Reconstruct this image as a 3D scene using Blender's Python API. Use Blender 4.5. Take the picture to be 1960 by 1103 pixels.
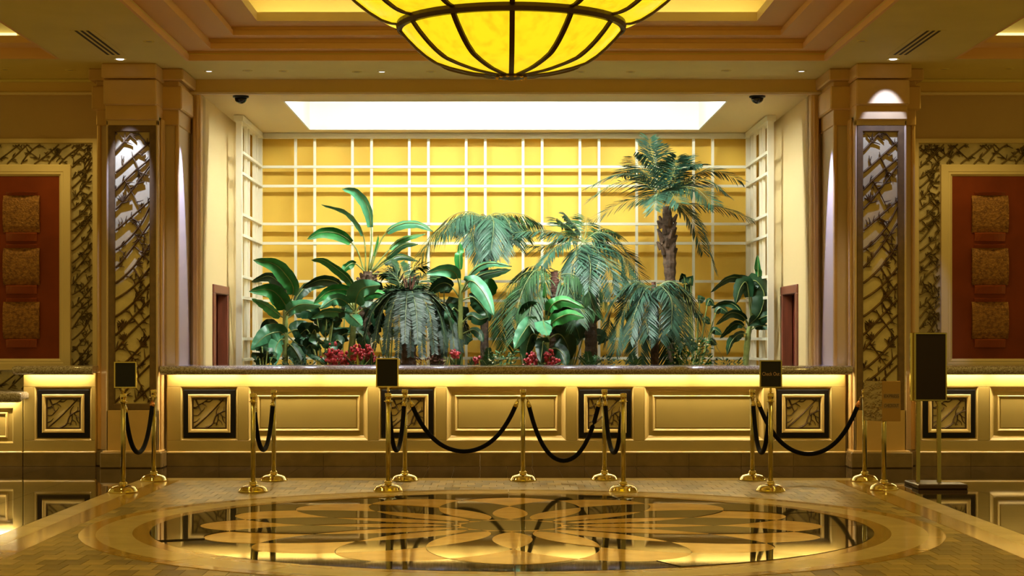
import bpy, math, random
from mathutils import Vector, Matrix
R = math.radians
PI = math.pi
random.seed(7)
for o in list(bpy.data.objects): bpy.data.objects.remove(o)
scene = bpy.context.scene
COL = scene.collection

# ------------------------------------------------------------------ camera
FOC = 3400.0            # focal length in pixels of the 1960 x 1103 frame
CAMX, CAMZ = -0.126, 1.5
VX, VY = 948.5, 650.0   # vanishing point
cam = bpy.data.cameras.new('camera')
cam.sensor_width = 36.0
cam.lens = FOC / 1960 * 36
cam.shift_x = (980 - VX) / 1960
cam.shift_y = (VY - 551.5) / 1960
cam.clip_end = 200
camo = bpy.data.objects.new('camera', cam)
camo.location = (CAMX, 0, CAMZ)
camo.rotation_euler = (R(90), 0, 0)
COL.objects.link(camo)
scene.camera = camo
def PX(px, d): return (px - VX) * d / FOC + CAMX
def PZ(py, d): return CAMZ + (VY - py) * d / FOC
def P3(px, py, d): return Vector((PX(px, d), d, PZ(py, d)))

# ------------------------------------------------------------------ world, exposure
scene.view_settings.view_transform = 'Standard'
scene.view_settings.look = 'None'
scene.view_settings.gamma = 1
scene.view_settings.use_curve_mapping = False
scene.view_settings.exposure = 0.08
w = bpy.data.worlds.new('world'); scene.world = w; w.use_nodes = True
w.node_tree.nodes['Background'].inputs[0].default_value = (1.0, 0.70, 0.14, 1)
w.node_tree.nodes['Background'].inputs[1].default_value = 0.31
SKYLIGHT = 285.0
COVE = 7.0
COUNTER = 80.0
LAMP = 1.15
SPOT_W = 400.0
DOWN_W = 62.0      # each recessed downlight

# ------------------------------------------------------------------ materials
MATS = {}
def mat(name, col, rough=0.5, metal=0.0, var=0.0, scale=8.0, bump=0.0, bscale=40.0, col2=None, spec=0.5, emit=None, estr=0.0, rnd=None, stretch=None, coat=0.0):
    m = bpy.data.materials.new(name); m.use_nodes = True
    nt = m.node_tree; b = nt.nodes['Principled BSDF']
    b.inputs['Base Color'].default_value = (*col, 1)
    b.inputs['Roughness'].default_value = rough
    b.inputs['Metallic'].default_value = metal
    b.inputs['Specular IOR Level'].default_value = spec
    if coat: b.inputs['Coat Weight'].default_value = coat; b.inputs['Coat Roughness'].default_value = 0.03
    tc = nt.nodes.new('ShaderNodeTexCoord')
    vec = tc.outputs['Object']
    if stretch:
        mp = nt.nodes.new('ShaderNodeMapping'); mp.inputs['Scale'].default_value = stretch
        nt.links.new(vec, mp.inputs[0]); vec = mp.outputs[0]
    last = None
    if var or col2:
        n = nt.nodes.new('ShaderNodeTexNoise'); n.inputs['Scale'].default_value = scale; n.inputs['Detail'].default_value = 5
        nt.links.new(vec, n.inputs['Vector'])
        r = nt.nodes.new('ShaderNodeValToRGB')
        c2 = col2 or tuple(max(0, c * (1 - var)) for c in col)
        c1 = col if col2 else tuple(min(1, c * (1 + var)) for c in col)
        r.color_ramp.elements[0].position = 0.35; r.color_ramp.elements[1].position = 0.65
        r.color_ramp.elements[0].color = (*c2, 1); r.color_ramp.elements[1].color = (*c1, 1)
        nt.links.new(n.outputs[0], r.inputs[0]); last = r.outputs[0]
    if rnd:
        if rnd[0] == 'object':
            g = nt.nodes.new('ShaderNodeObjectInfo'); src = g.outputs['Random']
        else:
            g = nt.nodes.new('ShaderNodeNewGeometry'); src = g.outputs['Random Per Island']
        mr = nt.nodes.new('ShaderNodeMapRange'); mr.inputs[3].default_value = 1 - rnd[1]; mr.inputs[4].default_value = 1 + rnd[1]
        nt.links.new(src, mr.inputs[0])
        hs = nt.nodes.new('ShaderNodeHueSaturation'); hs.inputs['Color'].default_value = (*col, 1)
        nt.links.new(mr.outputs[0], hs.inputs['Value'])
        if last: nt.links.new(last, hs.inputs['Color'])
        last = hs.outputs[0]
    if last: nt.links.new(last, b.inputs['Base Color'])
    if bump:
        n2 = nt.nodes.new('ShaderNodeTexNoise'); n2.inputs['Scale'].default_value = bscale; n2.inputs['Detail'].default_value = 4
        nt.links.new(vec, n2.inputs['Vector'])
        bp = nt.nodes.new('ShaderNodeBump'); bp.inputs['Strength'].default_value = bump; bp.inputs['Distance'].default_value = 0.02
        nt.links.new(n2.outputs[0], bp.inputs['Height']); nt.links.new(bp.outputs[0], b.inputs['Normal'])
    if emit:
        b.inputs['Emission Color'].default_value = (*emit, 1); b.inputs['Emission Strength'].default_value = estr
    MATS[name] = m
    return m

mat('ceiling', (0.72, 0.60, 0.20), 0.75, var=0.03, scale=1.5)
mat('tray', (0.82, 0.52, 0.22), 0.65)
mat('covewall', (0.85, 0.75, 0.40), 0.7)
mat('beam', (0.72, 0.50, 0.17), 0.6)
mat('trimlight', (0.80, 0.64, 0.40), 0.5)
mat('wingwall', (0.56, 0.40, 0.20), 0.7, var=0.05, scale=0.8)
mat('nichewall', (0.72, 0.54, 0.26), 0.7)
mat('nicheback', (0.82, 0.52, 0.070), 0.65, var=0.05, scale=1.0)
mat('nicheceil', (0.74, 0.58, 0.30), 0.75)
mat('well', (0.84, 0.83, 0.76), 0.8)
mat('column', (0.66, 0.42, 0.16), 0.45, var=0.05, scale=3)
mat('columnedge', (0.66, 0.48, 0.27), 0.45)
mat('stonebase', (0.22, 0.14, 0.055), 0.25, var=0.15, scale=5, rnd=('object', 0.10))
mat('bronze', (0.16, 0.088, 0.028), 0.45, metal=0.0, var=0.15, scale=12)
mat('twigdark', (0.070, 0.034, 0.010), 0.5)
mat('pierpaint', (0.66, 0.51, 0.34), 0.5)
mat('backing', (0.66, 0.52, 0.24), 0.55, var=0.12, scale=5)
mat('backingpale', (0.52, 0.43, 0.24), 0.6, var=0.15, scale=7)
mat('twigolive', (0.20, 0.14, 0.05), 0.5, metal=0.0, var=0.2, scale=15)
mat('desk', (0.41, 0.29, 0.085), 0.38, var=0.03, scale=2)
mat('deskframe', (0.62, 0.44, 0.16), 0.35)
mat('black', (0.006, 0.004, 0.004), 0.35, spec=0.25)
mat('lacquer', (0.20, 0.036, 0.008), 0.45, spec=0.2, var=0.12, scale=2.5)
mat('goldplaque', (0.40, 0.185, 0.04), 0.45, metal=0.3, col2=(0.18, 0.07, 0.016), scale=28, bump=0.9, bscale=55)
mat('ledge', (0.30, 0.06, 0.015), 0.35)
mat('artframe', (0.74, 0.58, 0.30), 0.45)
mat('trellis', (0.86, 0.80, 0.62), 0.5)
mat('doorwood', (0.20, 0.055, 0.025), 0.4, var=0.2, scale=3, stretch=(6, 6, 0.6))
mat('doorleaf', (0.14, 0.02, 0.012), 0.4)
mat('brass', (0.76, 0.61, 0.23), 0.10, metal=1.0)
mat('brasssatin', (0.48, 0.41, 0.17), 0.24, metal=1.0)
mat('bronzeplate', (0.42, 0.24, 0.08), 0.35, metal=0.8)
mat('mirrorbrass', (0.45, 0.33, 0.20), 0.08, metal=1.0, bump=0.5, bscale=14)
mat('signblack', (0.010, 0.009, 0.010), 0.4, spec=0.3)
mat('signbrown', (0.016, 0.006, 0.004), 0.4, spec=0.3)
mat('lettergold', (0.45, 0.27, 0.14), 0.5)
mat('letterdark', (0.05, 0.028, 0.015), 0.5)
mat('letterband', (0.30, 0.18, 0.07), 0.5)
mat('velvet', (0.004, 0.003, 0.005), 0.9, spec=0.15)
mat('darkwood', (0.05, 0.018, 0.010), 0.3)
mat('copper', (0.75, 0.33, 0.14), 0.2, metal=1.0)
mat('vent', (0.03, 0.02, 0.008), 0.7)
mat('dome', (0.006, 0.006, 0.006), 0.15)
mat('ironbrown', (0.055, 0.022, 0.010), 0.4, metal=0.3)
mat('lens', (0.20, 0.13, 0.06), 0.3)
mat('lenslit', (0.9, 0.9, 1.0), 0.3, emit=(0.9, 0.9, 1.0), estr=3)
mat('lenswarm', (1, .9, .7), 0.3, emit=(1.0, .8, .45), estr=25)
mat('strip', (1, 1, 1), 0.5, emit=(1.0, 0.84, 0.48), estr=COUNTER)
mat('cove', (1, 1, 1), 0.5, emit=(1.0, 0.80, 0.30), estr=COVE)
mat('covedim', (1, 1, 1), 0.5, emit=(1.0, 0.80, 0.30), estr=COVE*.25)
mat('skypanel', (1, 1, 1), 0.5, emit=(0.93, 1.0, 0.95), estr=SKYLIGHT)
# floor
mat('grout', (0.50, 0.36, 0.16), 0.5)
mat('tile', (0.32, 0.23, 0.070), 0.30, var=0.18, scale=6, rnd=('object', 0.42), spec=0.12)
mat('tilefar', (0.32, 0.23, 0.070), 0.30, var=0.18, scale=6, rnd=('island', 0.42), spec=0.12)
mat('creamstone', (0.58, 0.43, 0.19), 0.14, var=0.08, scale=3, rnd=('object', 0.06), spec=0.1)
mat('amberstone', (0.38, 0.22, 0.04), 0.12, var=0.12, scale=4, rnd=('object', 0.06), spec=0.1)
mat('granite', (0.045, 0.026, 0.012), 0.035, col2=(0.025, 0.014, 0.007), scale=60, rnd=('object', 0.12), spec=0.15)
mat('inlaylight', (0.62, 0.36, 0.09), 0.10, var=0.10, scale=4, rnd=('object', 0.08), spec=0.05)
mat('inlaydark', (0.050, 0.036, 0.022), 0.035, var=0.2, scale=40, rnd=('object', 0.1), spec=0.03)
# plants
mat('palmleaf', (0.022, 0.070, 0.020), 0.50, spec=0.3, var=0.3, scale=5, rnd=('island', 0.3))
mat('palmleafblue', (0.023, 0.070, 0.040), 0.48, spec=0.3, var=0.3, scale=5, rnd=('island', 0.3))
mat('cycadleaf', (0.017, 0.038, 0.021), 0.50, spec=0.3, var=0.25, scale=5, rnd=('island', 0.25))
mat('rachis', (0.20, 0.24, 0.08), 0.5)
mat('bananaleaf', (0.026, 0.19, 0.038), 0.40, spec=0.35, var=0.3, scale=6, rnd=('object', 0.25))
mat('paleleaf', (0.06, 0.23, 0.11), 0.36, spec=0.4, var=0.25, scale=6, rnd=('object', 0.2))
mat('darkleaf', (0.012, 0.050, 0.018), 0.38, spec=0.35, var=0.3, scale=6, rnd=('object', 0.25))
mat('stemgreen', (0.22, 0.26, 0.07), 0.45, var=0.3, scale=9)
mat('trunk', (0.095, 0.055, 0.032), 0.8, var=0.4, scale=14, bump=0.6, bscale=30)
mat('trunkred', (0.14, 0.05, 0.03), 0.7, var=0.3, scale=14, bump=0.5, bscale=30)
mat('redflower', (0.34, 0.014, 0.024), 0.45, var=0.35, scale=30, rnd=('island', 0.3))
mat('paleflower', (0.62, 0.55, 0.30), 0.5, var=0.2, scale=20)
mat('yellowleaf', (0.45, 0.42, 0.05), 0.4)
mat('soil', (0.035, 0.022, 0.014), 0.9, var=0.4, scale=20)
mat('planter', (0.45, 0.33, 0.18), 0.6, var=0.1, scale=3)

def granite_top():
    m = bpy.data.materials.new('countergranite'); m.use_nodes = True; nt = m.node_tree; b = nt.nodes['Principled BSDF']
    tc = nt.nodes.new('ShaderNodeTexCoord')
    n = nt.nodes.new('ShaderNodeTexNoise'); n.inputs['Scale'].default_value = 55; n.inputs['Detail'].default_value = 6; n.inputs['Roughness'].default_value = 0.75
    nt.links.new(tc.outputs['Object'], n.inputs['Vector'])
    r = nt.nodes.new('ShaderNodeValToRGB')
    e = r.color_ramp.elements
    e[0].position = 0.36; e[0].color = (0.15, 0.11, 0.08, 1); e[1].position = 0.62; e[1].color = (0.60, 0.53, 0.44, 1)
    x = e.new(0.5); x.color = (0.34, 0.28, 0.21, 1)
    nt.links.new(n.outputs[0], r.inputs[0]); nt.links.new(r.outputs[0], b.inputs['Base Color'])
    b.inputs['Roughness'].default_value = 0.06
    MATS['countergranite'] = m
granite_top()

def glass_mat():
    m = bpy.data.materials.new('amberglass'); m.use_nodes = True; nt = m.node_tree; b = nt.nodes['Principled BSDF']
    tc = nt.nodes.new('ShaderNodeTexCoord')
    mp = nt.nodes.new('ShaderNodeMapping'); mp.inputs['Scale'].default_value = (7, 7, 2.2); mp.inputs['Rotation'].default_value = (0.3, 0.4, 0.2)
    nt.links.new(tc.outputs['Object'], mp.inputs[0])
    n = nt.nodes.new('ShaderNodeTexNoise'); n.inputs['Scale'].default_value = 1.6; n.inputs['Detail'].default_value = 8; n.inputs['Roughness'].default_value = 0.62
    nt.links.new(mp.outputs[0], n.inputs['Vector'])
    r = nt.nodes.new('ShaderNodeValToRGB'); e = r.color_ramp.elements
    e[0].position = 0.22; e[0].color = (0.72, 0.44, 0.008, 1); e[1].position = 0.52; e[1].color = (1.0, 0.74, 0.012, 1)
    nt.links.new(n.outputs[0], r.inputs[0])
    nt.links.new(r.outputs[0], b.inputs['Base Color']); nt.links.new(r.outputs[0], b.inputs['Emission Color'])
    b.inputs['Emission Strength'].default_value = LAMP * 0.82
    b.inputs['Roughness'].default_value = 0.25
    MATS['amberglass'] = m
glass_mat()

# ------------------------------------------------------------------ mesh helpers
ORG = {}
class MB:
    def __init__(s): s.v = []; s.f = []; s.mi = []
    def add(s, vs, fs, mi=0):
        k = len(s.v); s.v += [Vector(v) for v in vs]
        for f in fs: s.f.append([i + k for i in f]); s.mi.append(mi)
    def box(s, x0, x1, y0, y1, z0, z1, mi=0):
        s.add([(x0,y0,z0),(x1,y0,z0),(x1,y1,z0),(x0,y1,z0),(x0,y0,z1),(x1,y0,z1),(x1,y1,z1),(x0,y1,z1)],
              [(0,3,2,1),(4,5,6,7),(0,1,5,4),(1,2,6,5),(2,3,7,6),(3,0,4,7)], mi); return s
    def bbox(s, x0, x1, y0, y1, z0, z1, b=0.01):
        # box with chamfered edges (rounded look in the light)
        xs = [x0, x0 + b, x1 - b, x1]; ys = [y0, y0 + b, y1 - b, y1]; zs = [z0, z0 + b, z1 - b, z1]
        V = []
        for (ix, iy, iz) in [(i, j, k) for i in (0, 1) for j in (0, 1) for k in (0, 1)]:
            ex, ey, ez = (xs[0] if not ix else xs[3]), (ys[0] if not iy else ys[3]), (zs[0] if not iz else zs[3])
            nx, ny, nz = (xs[1] if not ix else xs[2]), (ys[1] if not iy else ys[2]), (zs[1] if not iz else zs[2])
            V += [(ex, ny, nz), (nx, ey, nz), (nx, ny, ez)]
        def q(i, j, k, a): return ((i * 2 + j) * 2 + k) * 3 + a
        F = []
        for i in (0, 1):
            F.append((q(i,0,0,0), q(i,1,0,0), q(i,1,1,0), q(i,0,1,0)))
            F.append((q(0,i,0,1), q(1,i,0,1), q(1,i,1,1), q(0,i,1,1)))
            F.append((q(0,0,i,2), q(1,0,i,2), q(1,1,i,2), q(0,1,i,2)))
            for j in (0, 1):
                F.append((q(i,j,0,0), q(i,j,1,0), q(i,j,1,1), q(i,j,0,1)))
                F.append((q(i,0,j,0), q(i,1,j,0), q(i,1,j,2), q(i,0,j,2)))
                F.append((q(0,i,j,1), q(1,i,j,1), q(1,i,j,2), q(0,i,j,2)))
                for k in (0, 1): F.append((q(i,j,k,0), q(i,j,k,1), q(i,j,k,2)))
        s.add(V, F); return s
    def loops(s, L, closed=True, cap0=False, cap1=False, mi=0):
        n = len(L[0]); vs = [v for l in L for v in l]; fs = []
        for a in range(len(L) - 1):
            for i in range(n if closed else n - 1):
                j = (i + 1) % n
                fs.append((a*n+i, a*n+j, (a+1)*n+j, (a+1)*n+i))
        if cap0: fs.append(list(range(n))[::-1])
        if cap1: fs.append([(len(L)-1)*n + i for i in range(n)])
        s.add(vs, fs, mi); return s
    def lathe(s, prof, c=(0,0,0), n=20, cap=True, mi=0):
        L = [[(c[0] + r*math.cos(2*PI*i/n), c[1] + r*math.sin(2*PI*i/n), c[2] + z) for i in range(n)] for r, z in prof]
        return s.loops(L, True, cap, cap, mi)
    def tube(s, pts, rad, n=8, caps=True, mi=0):
        pts = [Vector(p) for p in pts]; L = []
        up = Vector((0, 0, 1))
        for i, p in enumerate(pts):
            t = (pts[min(i+1, len(pts)-1)] - pts[max(i-1, 0)]).normalized()
            a = t.cross(up if abs(t.z) < 0.95 else Vector((1, 0, 0))).normalized(); b = t.cross(a)
            r = rad[i] if isinstance(rad, (list, tuple)) else rad
            L.append([p + a*r*math.cos(2*PI*k/n) + b*r*math.sin(2*PI*k/n) for k in range(n)])
        return s.loops(L, True, caps, caps, mi)
    def frame(s, x0, x1, z0, z1, y, prof, mi=0):
        # mitred moulding round a rectangle in the XZ plane facing -Y; prof = (inset, out)
        L = [[(x0+a, y-o, z0+a), (x1-a, y-o, z0+a), (x1-a, y-o, z1-a), (x0+a, y-o, z1-a)] for a, o in prof]
        return s.loops(L, True, mi=mi)
    def prism(s, poly, z0, z1, mi=0):
        n = len(poly)
        s.add([(x, y, z1) for x, y in poly] + [(x, y, z0) for x, y in poly],
              [list(range(n))] + [(i, n+i, n+(i+1) % n, (i+1) % n) for i in range(n)], mi); return s
    def build(s, name, m, parent=None, smooth=False, org=None, world=True):
        o0 = Vector((0, 0, 0))
        if parent is not None and world: o0 = ORG[parent.name]
        elif org is not None: o0 = Vector(org)
        me = bpy.data.meshes.new(name)
        me.from_pydata([tuple(v - o0) for v in s.v], [], s.f)
        ms = m if isinstance(m, (list, tuple)) else [m]
        for q in ms: me.materials.append(MATS[q])
        if len(ms) > 1:
            for p, i in zip(me.polygons, s.mi): p.material_index = i
        if smooth:
            for p in me.polygons: p.use_smooth = True
        import bmesh
        bm = bmesh.new(); bm.from_mesh(me); bmesh.ops.recalc_face_normals(bm, faces=bm.faces); bm.to_mesh(me); bm.free()
        o = bpy.data.objects.new(name, me); COL.objects.link(o)
        if parent is not None: o.parent = parent; ORG[o.name] = ORG[parent.name]
        else: o.location = o0; ORG[o.name] = o0
        return o
def tag(o, label=None, cat=None, group=None, kind=None):
    if label: o['label'] = label
    if cat: o['category'] = cat
    if group: o['group'] = group
    if kind: o['kind'] = kind
    return o
def thing(name, loc, label, cat, group=None):
    o = bpy.data.objects.new(name, None); o.location = loc; o.empty_display_size = 0.1
    COL.objects.link(o); ORG[o.name] = Vector(loc)
    return tag(o, label, cat, group)
def inst(src, parent, name=None, loc=None, rotz=None):
    c = src.copy(); COL.objects.link(c); c.parent = parent
    if loc is not None: c.location = loc
    if rotz is not None: c.rotation_euler = (0, 0, rotz)
    ORG[c.name] = ORG[parent.name] if parent is not None else Vector((0, 0, 0))
    return c
def struct(o): return tag(o, kind='structure')
def catmull(pts, n):
    pts = [Vector(p) for p in pts]; q = [2*pts[0]-pts[1]] + pts + [2*pts[-1]-pts[-2]]; out = []
    m = len(pts) - 1
    for i in range(n):
        u = i/(n-1)*m; k = min(int(u), m-1); t = u-k
        a, b, c, d = q[k:k+4]
        out.append(0.5*((2*b)+(c-a)*t+(2*a-5*b+4*c-d)*t*t+(3*b-a-3*c+d)*t**3))
    return out

# ------------------------------------------------------------------ key dimensions (metres)
DESKY = 21.0; ZC = 4.70; BEAMY = 21.85; ZN = 4.52; BACKY = 26.2; NX = 3.75; WINGY = 22.0
MC = 14.3              # depth of the medallion and chandelier axis

# ------------------------------------------------------------------ floor
floor = struct(MB().box(-9, 9, 3, 27, -0.25, -0.012).build('floor', 'grout'))
def floor_slab(name, x0, x1, y0, y1, m, z1=0.0, g=0.0015):
    cx, cy = (x0+x1)/2, (y0+y1)/2
    o = MB().box(x0-cx+g, x1-cx-g, y0-cy+g, y1-cy-g, -0.012, z1).build(name, m, floor, world=False)
    o.location = (cx, cy, 0); return o
# running-bond paving
TW, TD = 0.15, 0.27
spots = []
row = 0; y = 10.2
while y < 18.88:
    y1 = min(y + TD, 18.90); xo = -3.49 - (row % 2) * TW/2
    x = xo
    while x < 3.49:
        a, b = max(x, -3.49), min(x + TW, 3.49)
        if b - a > 0.02:
            far = max(math.hypot(px, py - MC) for px in (a, b) for py in (y, y1))
            if far > 3.38: spots.append((a, b, y, y1))
        x += TW
    y += TD; row += 1
vis = [s for s in spots if s[3] > 11.1]; vis.sort(key=lambda s: s[2])
shared = {}
near = vis[:300]; rest = [s for s in spots if s not in set(near)]
for a, b, c, d in near:
    k = (round(b-a, 3), round(d-c, 3))
    if k not in shared:
        shared[k] = floor_slab('paving_tile', a, b, c, d, 'tile', g=0.002)
    else:
        o = inst(shared[k], floor, loc=((a+b)/2, (c+d)/2, 0))
mb = MB()
for a, b, c, d in rest: mb.box(a+0.002, b-0.002, c+0.002, d-0.002, -0.012, 0)
tag(mb.build('paving', 'tilefar', floor), kind='stuff')
# border strips
for sx in (-1, 1):
    for i in range(9):
        y0 = 10.2 + i*0.99; y1 = y0 + 0.99
        floor_slab('border_slab', min(sx*3.72, sx*3.93), max(sx*3.72, sx*3.93), y0, min(y1, 19.22), 'creamstone')
        floor_slab('border_strip', min(sx*3.49, sx*3.72), max(sx*3.49, sx*3.72), y0, min(y1, 18.9), 'amberstone')
for i in range(8):
    floor_slab('border_slab', -3.72 + i*0.93, -3.72 + (i+1)*0.93, 18.9, 19.22, 'creamstone')
# dark polished granite slabs
for i in range(26):
    for (y0, y1) in ((19.22, 20.1), (20.1, 21.0)):
        floor_slab('granite_slab', -3.93 + i*7.86/26, -3.93 + (i+1)*7.86/26, y0, y1, 'granite')
for sx in (-1, 1):
    for i in range(4):
        xa, xb = sx*(3.93 + i*0.72), sx*(3.93 + (i+1)*0.72)
        for j in range(13):
            floor_slab('granite_slab', min(xa, xb), max(xa, xb), 12.0 + j*0.77, 12.0 + (j+1)*0.77, 'granite')

# ------------------------------------------------------------------ medallion
med = thing('floor_medallion', (0, MC, 0), 'large round stone medallion of interlaced light petals on dark granite floor', 'medallion')
EA, EB, EC = 1.05, 0.63, 1.45
def rho(deg, sgn):
    t = R(deg); ct, st = math.cos(t), math.sin(t)
    A = ct*ct/EA**2 + st*st/EB**2; B = -2*EC*ct/EA**2; C = EC**2/EA**2 - 1
    D = max(0, B*B - 4*A*C)
    return (-B + sgn*math.sqrt(D))/(2*A)
DM = math.degrees(math.atan(EB/math.sqrt(EC**2 - EA**2)))
S = 22.5
def lin(a, b, n): return [a + (b-a)*i/n for i in range(n+1)]
def pol(L): return [(r*math.sin(R(a)), r*math.cos(R(a))) for a, r in L]
def dens(a, b, n):   # denser towards b (where the ellipse turns)
    return [a + (b-a)*math.sin(PI/2*i/n) for i in range(n+1)]
def piece(name, L, m, z=0.003):
    P = pol(L); Q = []
    for p in P:
        if not Q or math.hypot(p[0]-Q[-1][0], p[1]-Q[-1][1]) > 1e-4: Q.append(p)
    if math.hypot(Q[0][0]-Q[-1][0], Q[0][1]-Q[-1][1]) < 1e-4: Q.pop()
    cx = sum(p[0] for p in Q)/len(Q); cy = sum(p[1] for p in Q)/len(Q)
    k = 0.994
    Q = [(cx+(p[0]-cx)*k, cy+(p[1]-cy)*k) for p in Q]
    o = MB().prism(Q, -0.010, z).build(name, m, med, world=False)
    tr = random.Random(len(L))
    def tilt(q, a): q.rotation_euler = (R(tr.uniform(-.10, .10)), R(tr.uniform(-.10, .10)), a)
    tilt(o, 0)
    for i in range(1, 16): tilt(inst(o, med), R(S*i))
lens = [(a, rho(a+S, 1)) for a in dens(0, DM-S, 8)] + [(a, rho(a+S, -1)) for a in dens(0, DM-S, 8)[::-1]]
lens = lens + [(-a, r) for a, r in lens[::-1]]
piece('inlay_lens', lens, 'inlaylight')
outer = [(a, rho(a, 1)) for a in lin(-S/2, S/2, 16)] + [(a, rho(a-S, 1)) for a in lin(S/2, 0, 8)] + [(a, rho(a+S, 1)) for a in lin(0, -S/2, 8)]
piece('inlay_tip', outer, 'inlaylight')
inner = [(a, rho(a, -1)) for a in lin(-S/2, S/2, 12)] + [(a, rho(a-S, -1)) for a in lin(S/2, 0, 6)] + [(a, rho(a+S, -1)) for a in lin(0, -S/2, 6)]
piece('inlay_root', inner, 'inlaylight')
side = [(a, rho(a-S, 1)) for a in lin(0, S/2, 8)] + [(a, rho(a, 1)) for a in lin(S/2, S, 8)]
side += [(2*S-a, rho(a, 1)) for a in dens(S, DM, 8)] + [(2*S-a, rho(a, -1)) for a in dens(S, DM, 8)[::-1]]
side += [(a, rho(a, -1)) for a in lin(S, S/2, 6)] + [(a, rho(a-S, -1)) for a in lin(S/2, 0, 6)]
side += [(a-S, rho(a, -1)) for a in dens(S, DM, 8)] + [(a-S, rho(a, 1)) for a in dens(S, DM, 8)[::-1]]
piece('inlay_petal', side, 'inlaydark')
RD = 2.858
edge = [(a, rho(a, 1)) for a in lin(0, S/2, 8)] + [(a, rho(a-S, 1)) for a in lin(S/2, S, 8)] + [(a, RD) for a in lin(S, 0, 8)]
piece('inlay_edge', edge, 'inlaydark')
cen = []
for k in range(16): cen += [(k*S + a, rho(a, -1)) for a in lin(-S/2, S/2, 6)][:-1]
MB().prism([(x*0.99, y*0.99) for x, y in pol(cen)], -0.010, 0.003).build('inlay_centre', 'inlaydark', med, world=False)
def ring(name, r0, r1, m, n):
    st = 360/n; e = 0.06
    L = [(a, r0) for a in lin(e, st-e, 8)] + [(a, r1) for a in lin(st-e, e, 8)]
    o = MB().prism(pol(L), -0.010, 0.004).build(name, m, med, world=False)
    for i in range(1, n): inst(o, med, rotz=R(st*i))
ring('ring_slab', 2.858, 2.988, 'amberstone', 24)
ring('ring_slab', 2.988, 3.266, 'creamstone', 24)
ring('ring_slab', 3.266, 3.393, 'amberstone', 24)

# ------------------------------------------------------------------ ceiling
TX, TY0, TY1 = 3.646, 8.2, 20.37
WX, WY1 = 5.12, 20.22
mb = MB(); t = 0.08
mb.box(-9, 9, TY1, BEAMY, ZC, ZC+t)
mb.box(-9, -TX, WY1, TY1, ZC, ZC+t); mb.box(TX, 9, WY1, TY1, ZC, ZC+t)
mb.box(-WX, -TX, 6.0, WY1, ZC, ZC+t); mb.box(TX, WX, 6.0, WY1, ZC, ZC+t)
mb.box(-TX, TX, 6.0, TY0, ZC, ZC+t)
ceiling = struct(mb.build('ceiling', 'ceiling'))
def tray(name, L, m, cap=True):
    lo = [[(a, b, z), (c, b, z), (c, d, z), (a, d, z)] for a, c, b, d, z in L]
    mb = MB(); mb.loops(lo, True, False, cap)
    return mb.build(name, m, ceiling)
def cove_loop(ix, iy, z): return (-TX+ix, TX-ix, TY0+iy, TY1-iy, z)
tray('ceiling_tray', [cove_loop(-.03,-.03,4.698), cove_loop(.004,.004,4.698), cove_loop(.004,.004,4.765), cove_loop(-.016,-.016,4.783), cove_loop(-.016,-.016,4.807),
     cove_loop(.281,.18,4.807), cove_loop(.281,.18,4.872), cove_loop(.26,.16,4.882), cove_loop(.26,.16,4.92),
     cove_loop(.571,.42,4.92), cove_loop(.571,.42,4.975), cove_loop(.55,.40,4.985), cove_loop(.55,.40,5.015),
     cove_loop(.888,.77,5.015)], 'tray', False)
tray('cove_lip', [cove_loop(.888,.77,5.015), cove_loop(.888,.77,5.115), cove_loop(.76,.65,5.115), cove_loop(.76,.65,5.03)], 'trimlight', False)
tray('cove_ceiling', [cove_loop(.76,.65,5.03), cove_loop(.15,.15,5.03), cove_loop(.15,.15,5.75)], 'covewall', True)
mb = MB()
cl = thing('cove_light', (0, MC, 5.04), 'hidden strip lighting glowing in the central ceiling tray', 'light')
for (a, b, c, d) in ((-2.9, 2.9, TY1-.42, TY1-.36), (-2.9, 2.9, TY0+.36, TY0+.42), (-TX+.42, -TX+.48, 9, 19.6), (TX-.48, TX-.42, 9, 19.6)):
    MB().box(a, b, c, d, 5.035, 5.075).build('light_strip', 'cove', cl)
for sx in (-1, 1):
    def wl(ix, iy, z):
        a, b = sx*(WX+ix), sx*9
        return (min(a, b), max(a, b), 8.0, WY1-iy, z)
    L = [wl(-.03,-.03,4.698), wl(.004,.004,4.698), wl(.004,.004,4.82), wl(.18,.36,4.82), wl(.18,.36,4.90), wl(.10,.26,4.90), wl(.10,.26,5.4)]
    tray('side_tray', L[:5], 'tray', False)
    tray('side_cove_ceiling', L[4:], 'covewall', True)
    c2 = thing('cove_light', (sx*7, 15, 4.92), 'hidden strip lighting in the %s side ceiling recess' % ('left' if sx < 0 else 'right'), 'light')
    MB().box(min(sx*5.5, sx*8.5), max(sx*5.5, sx*8.5), WY1-.33, WY1-.28, 4.905, 4.935).build('light_strip', 'covedim', c2)

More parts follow.
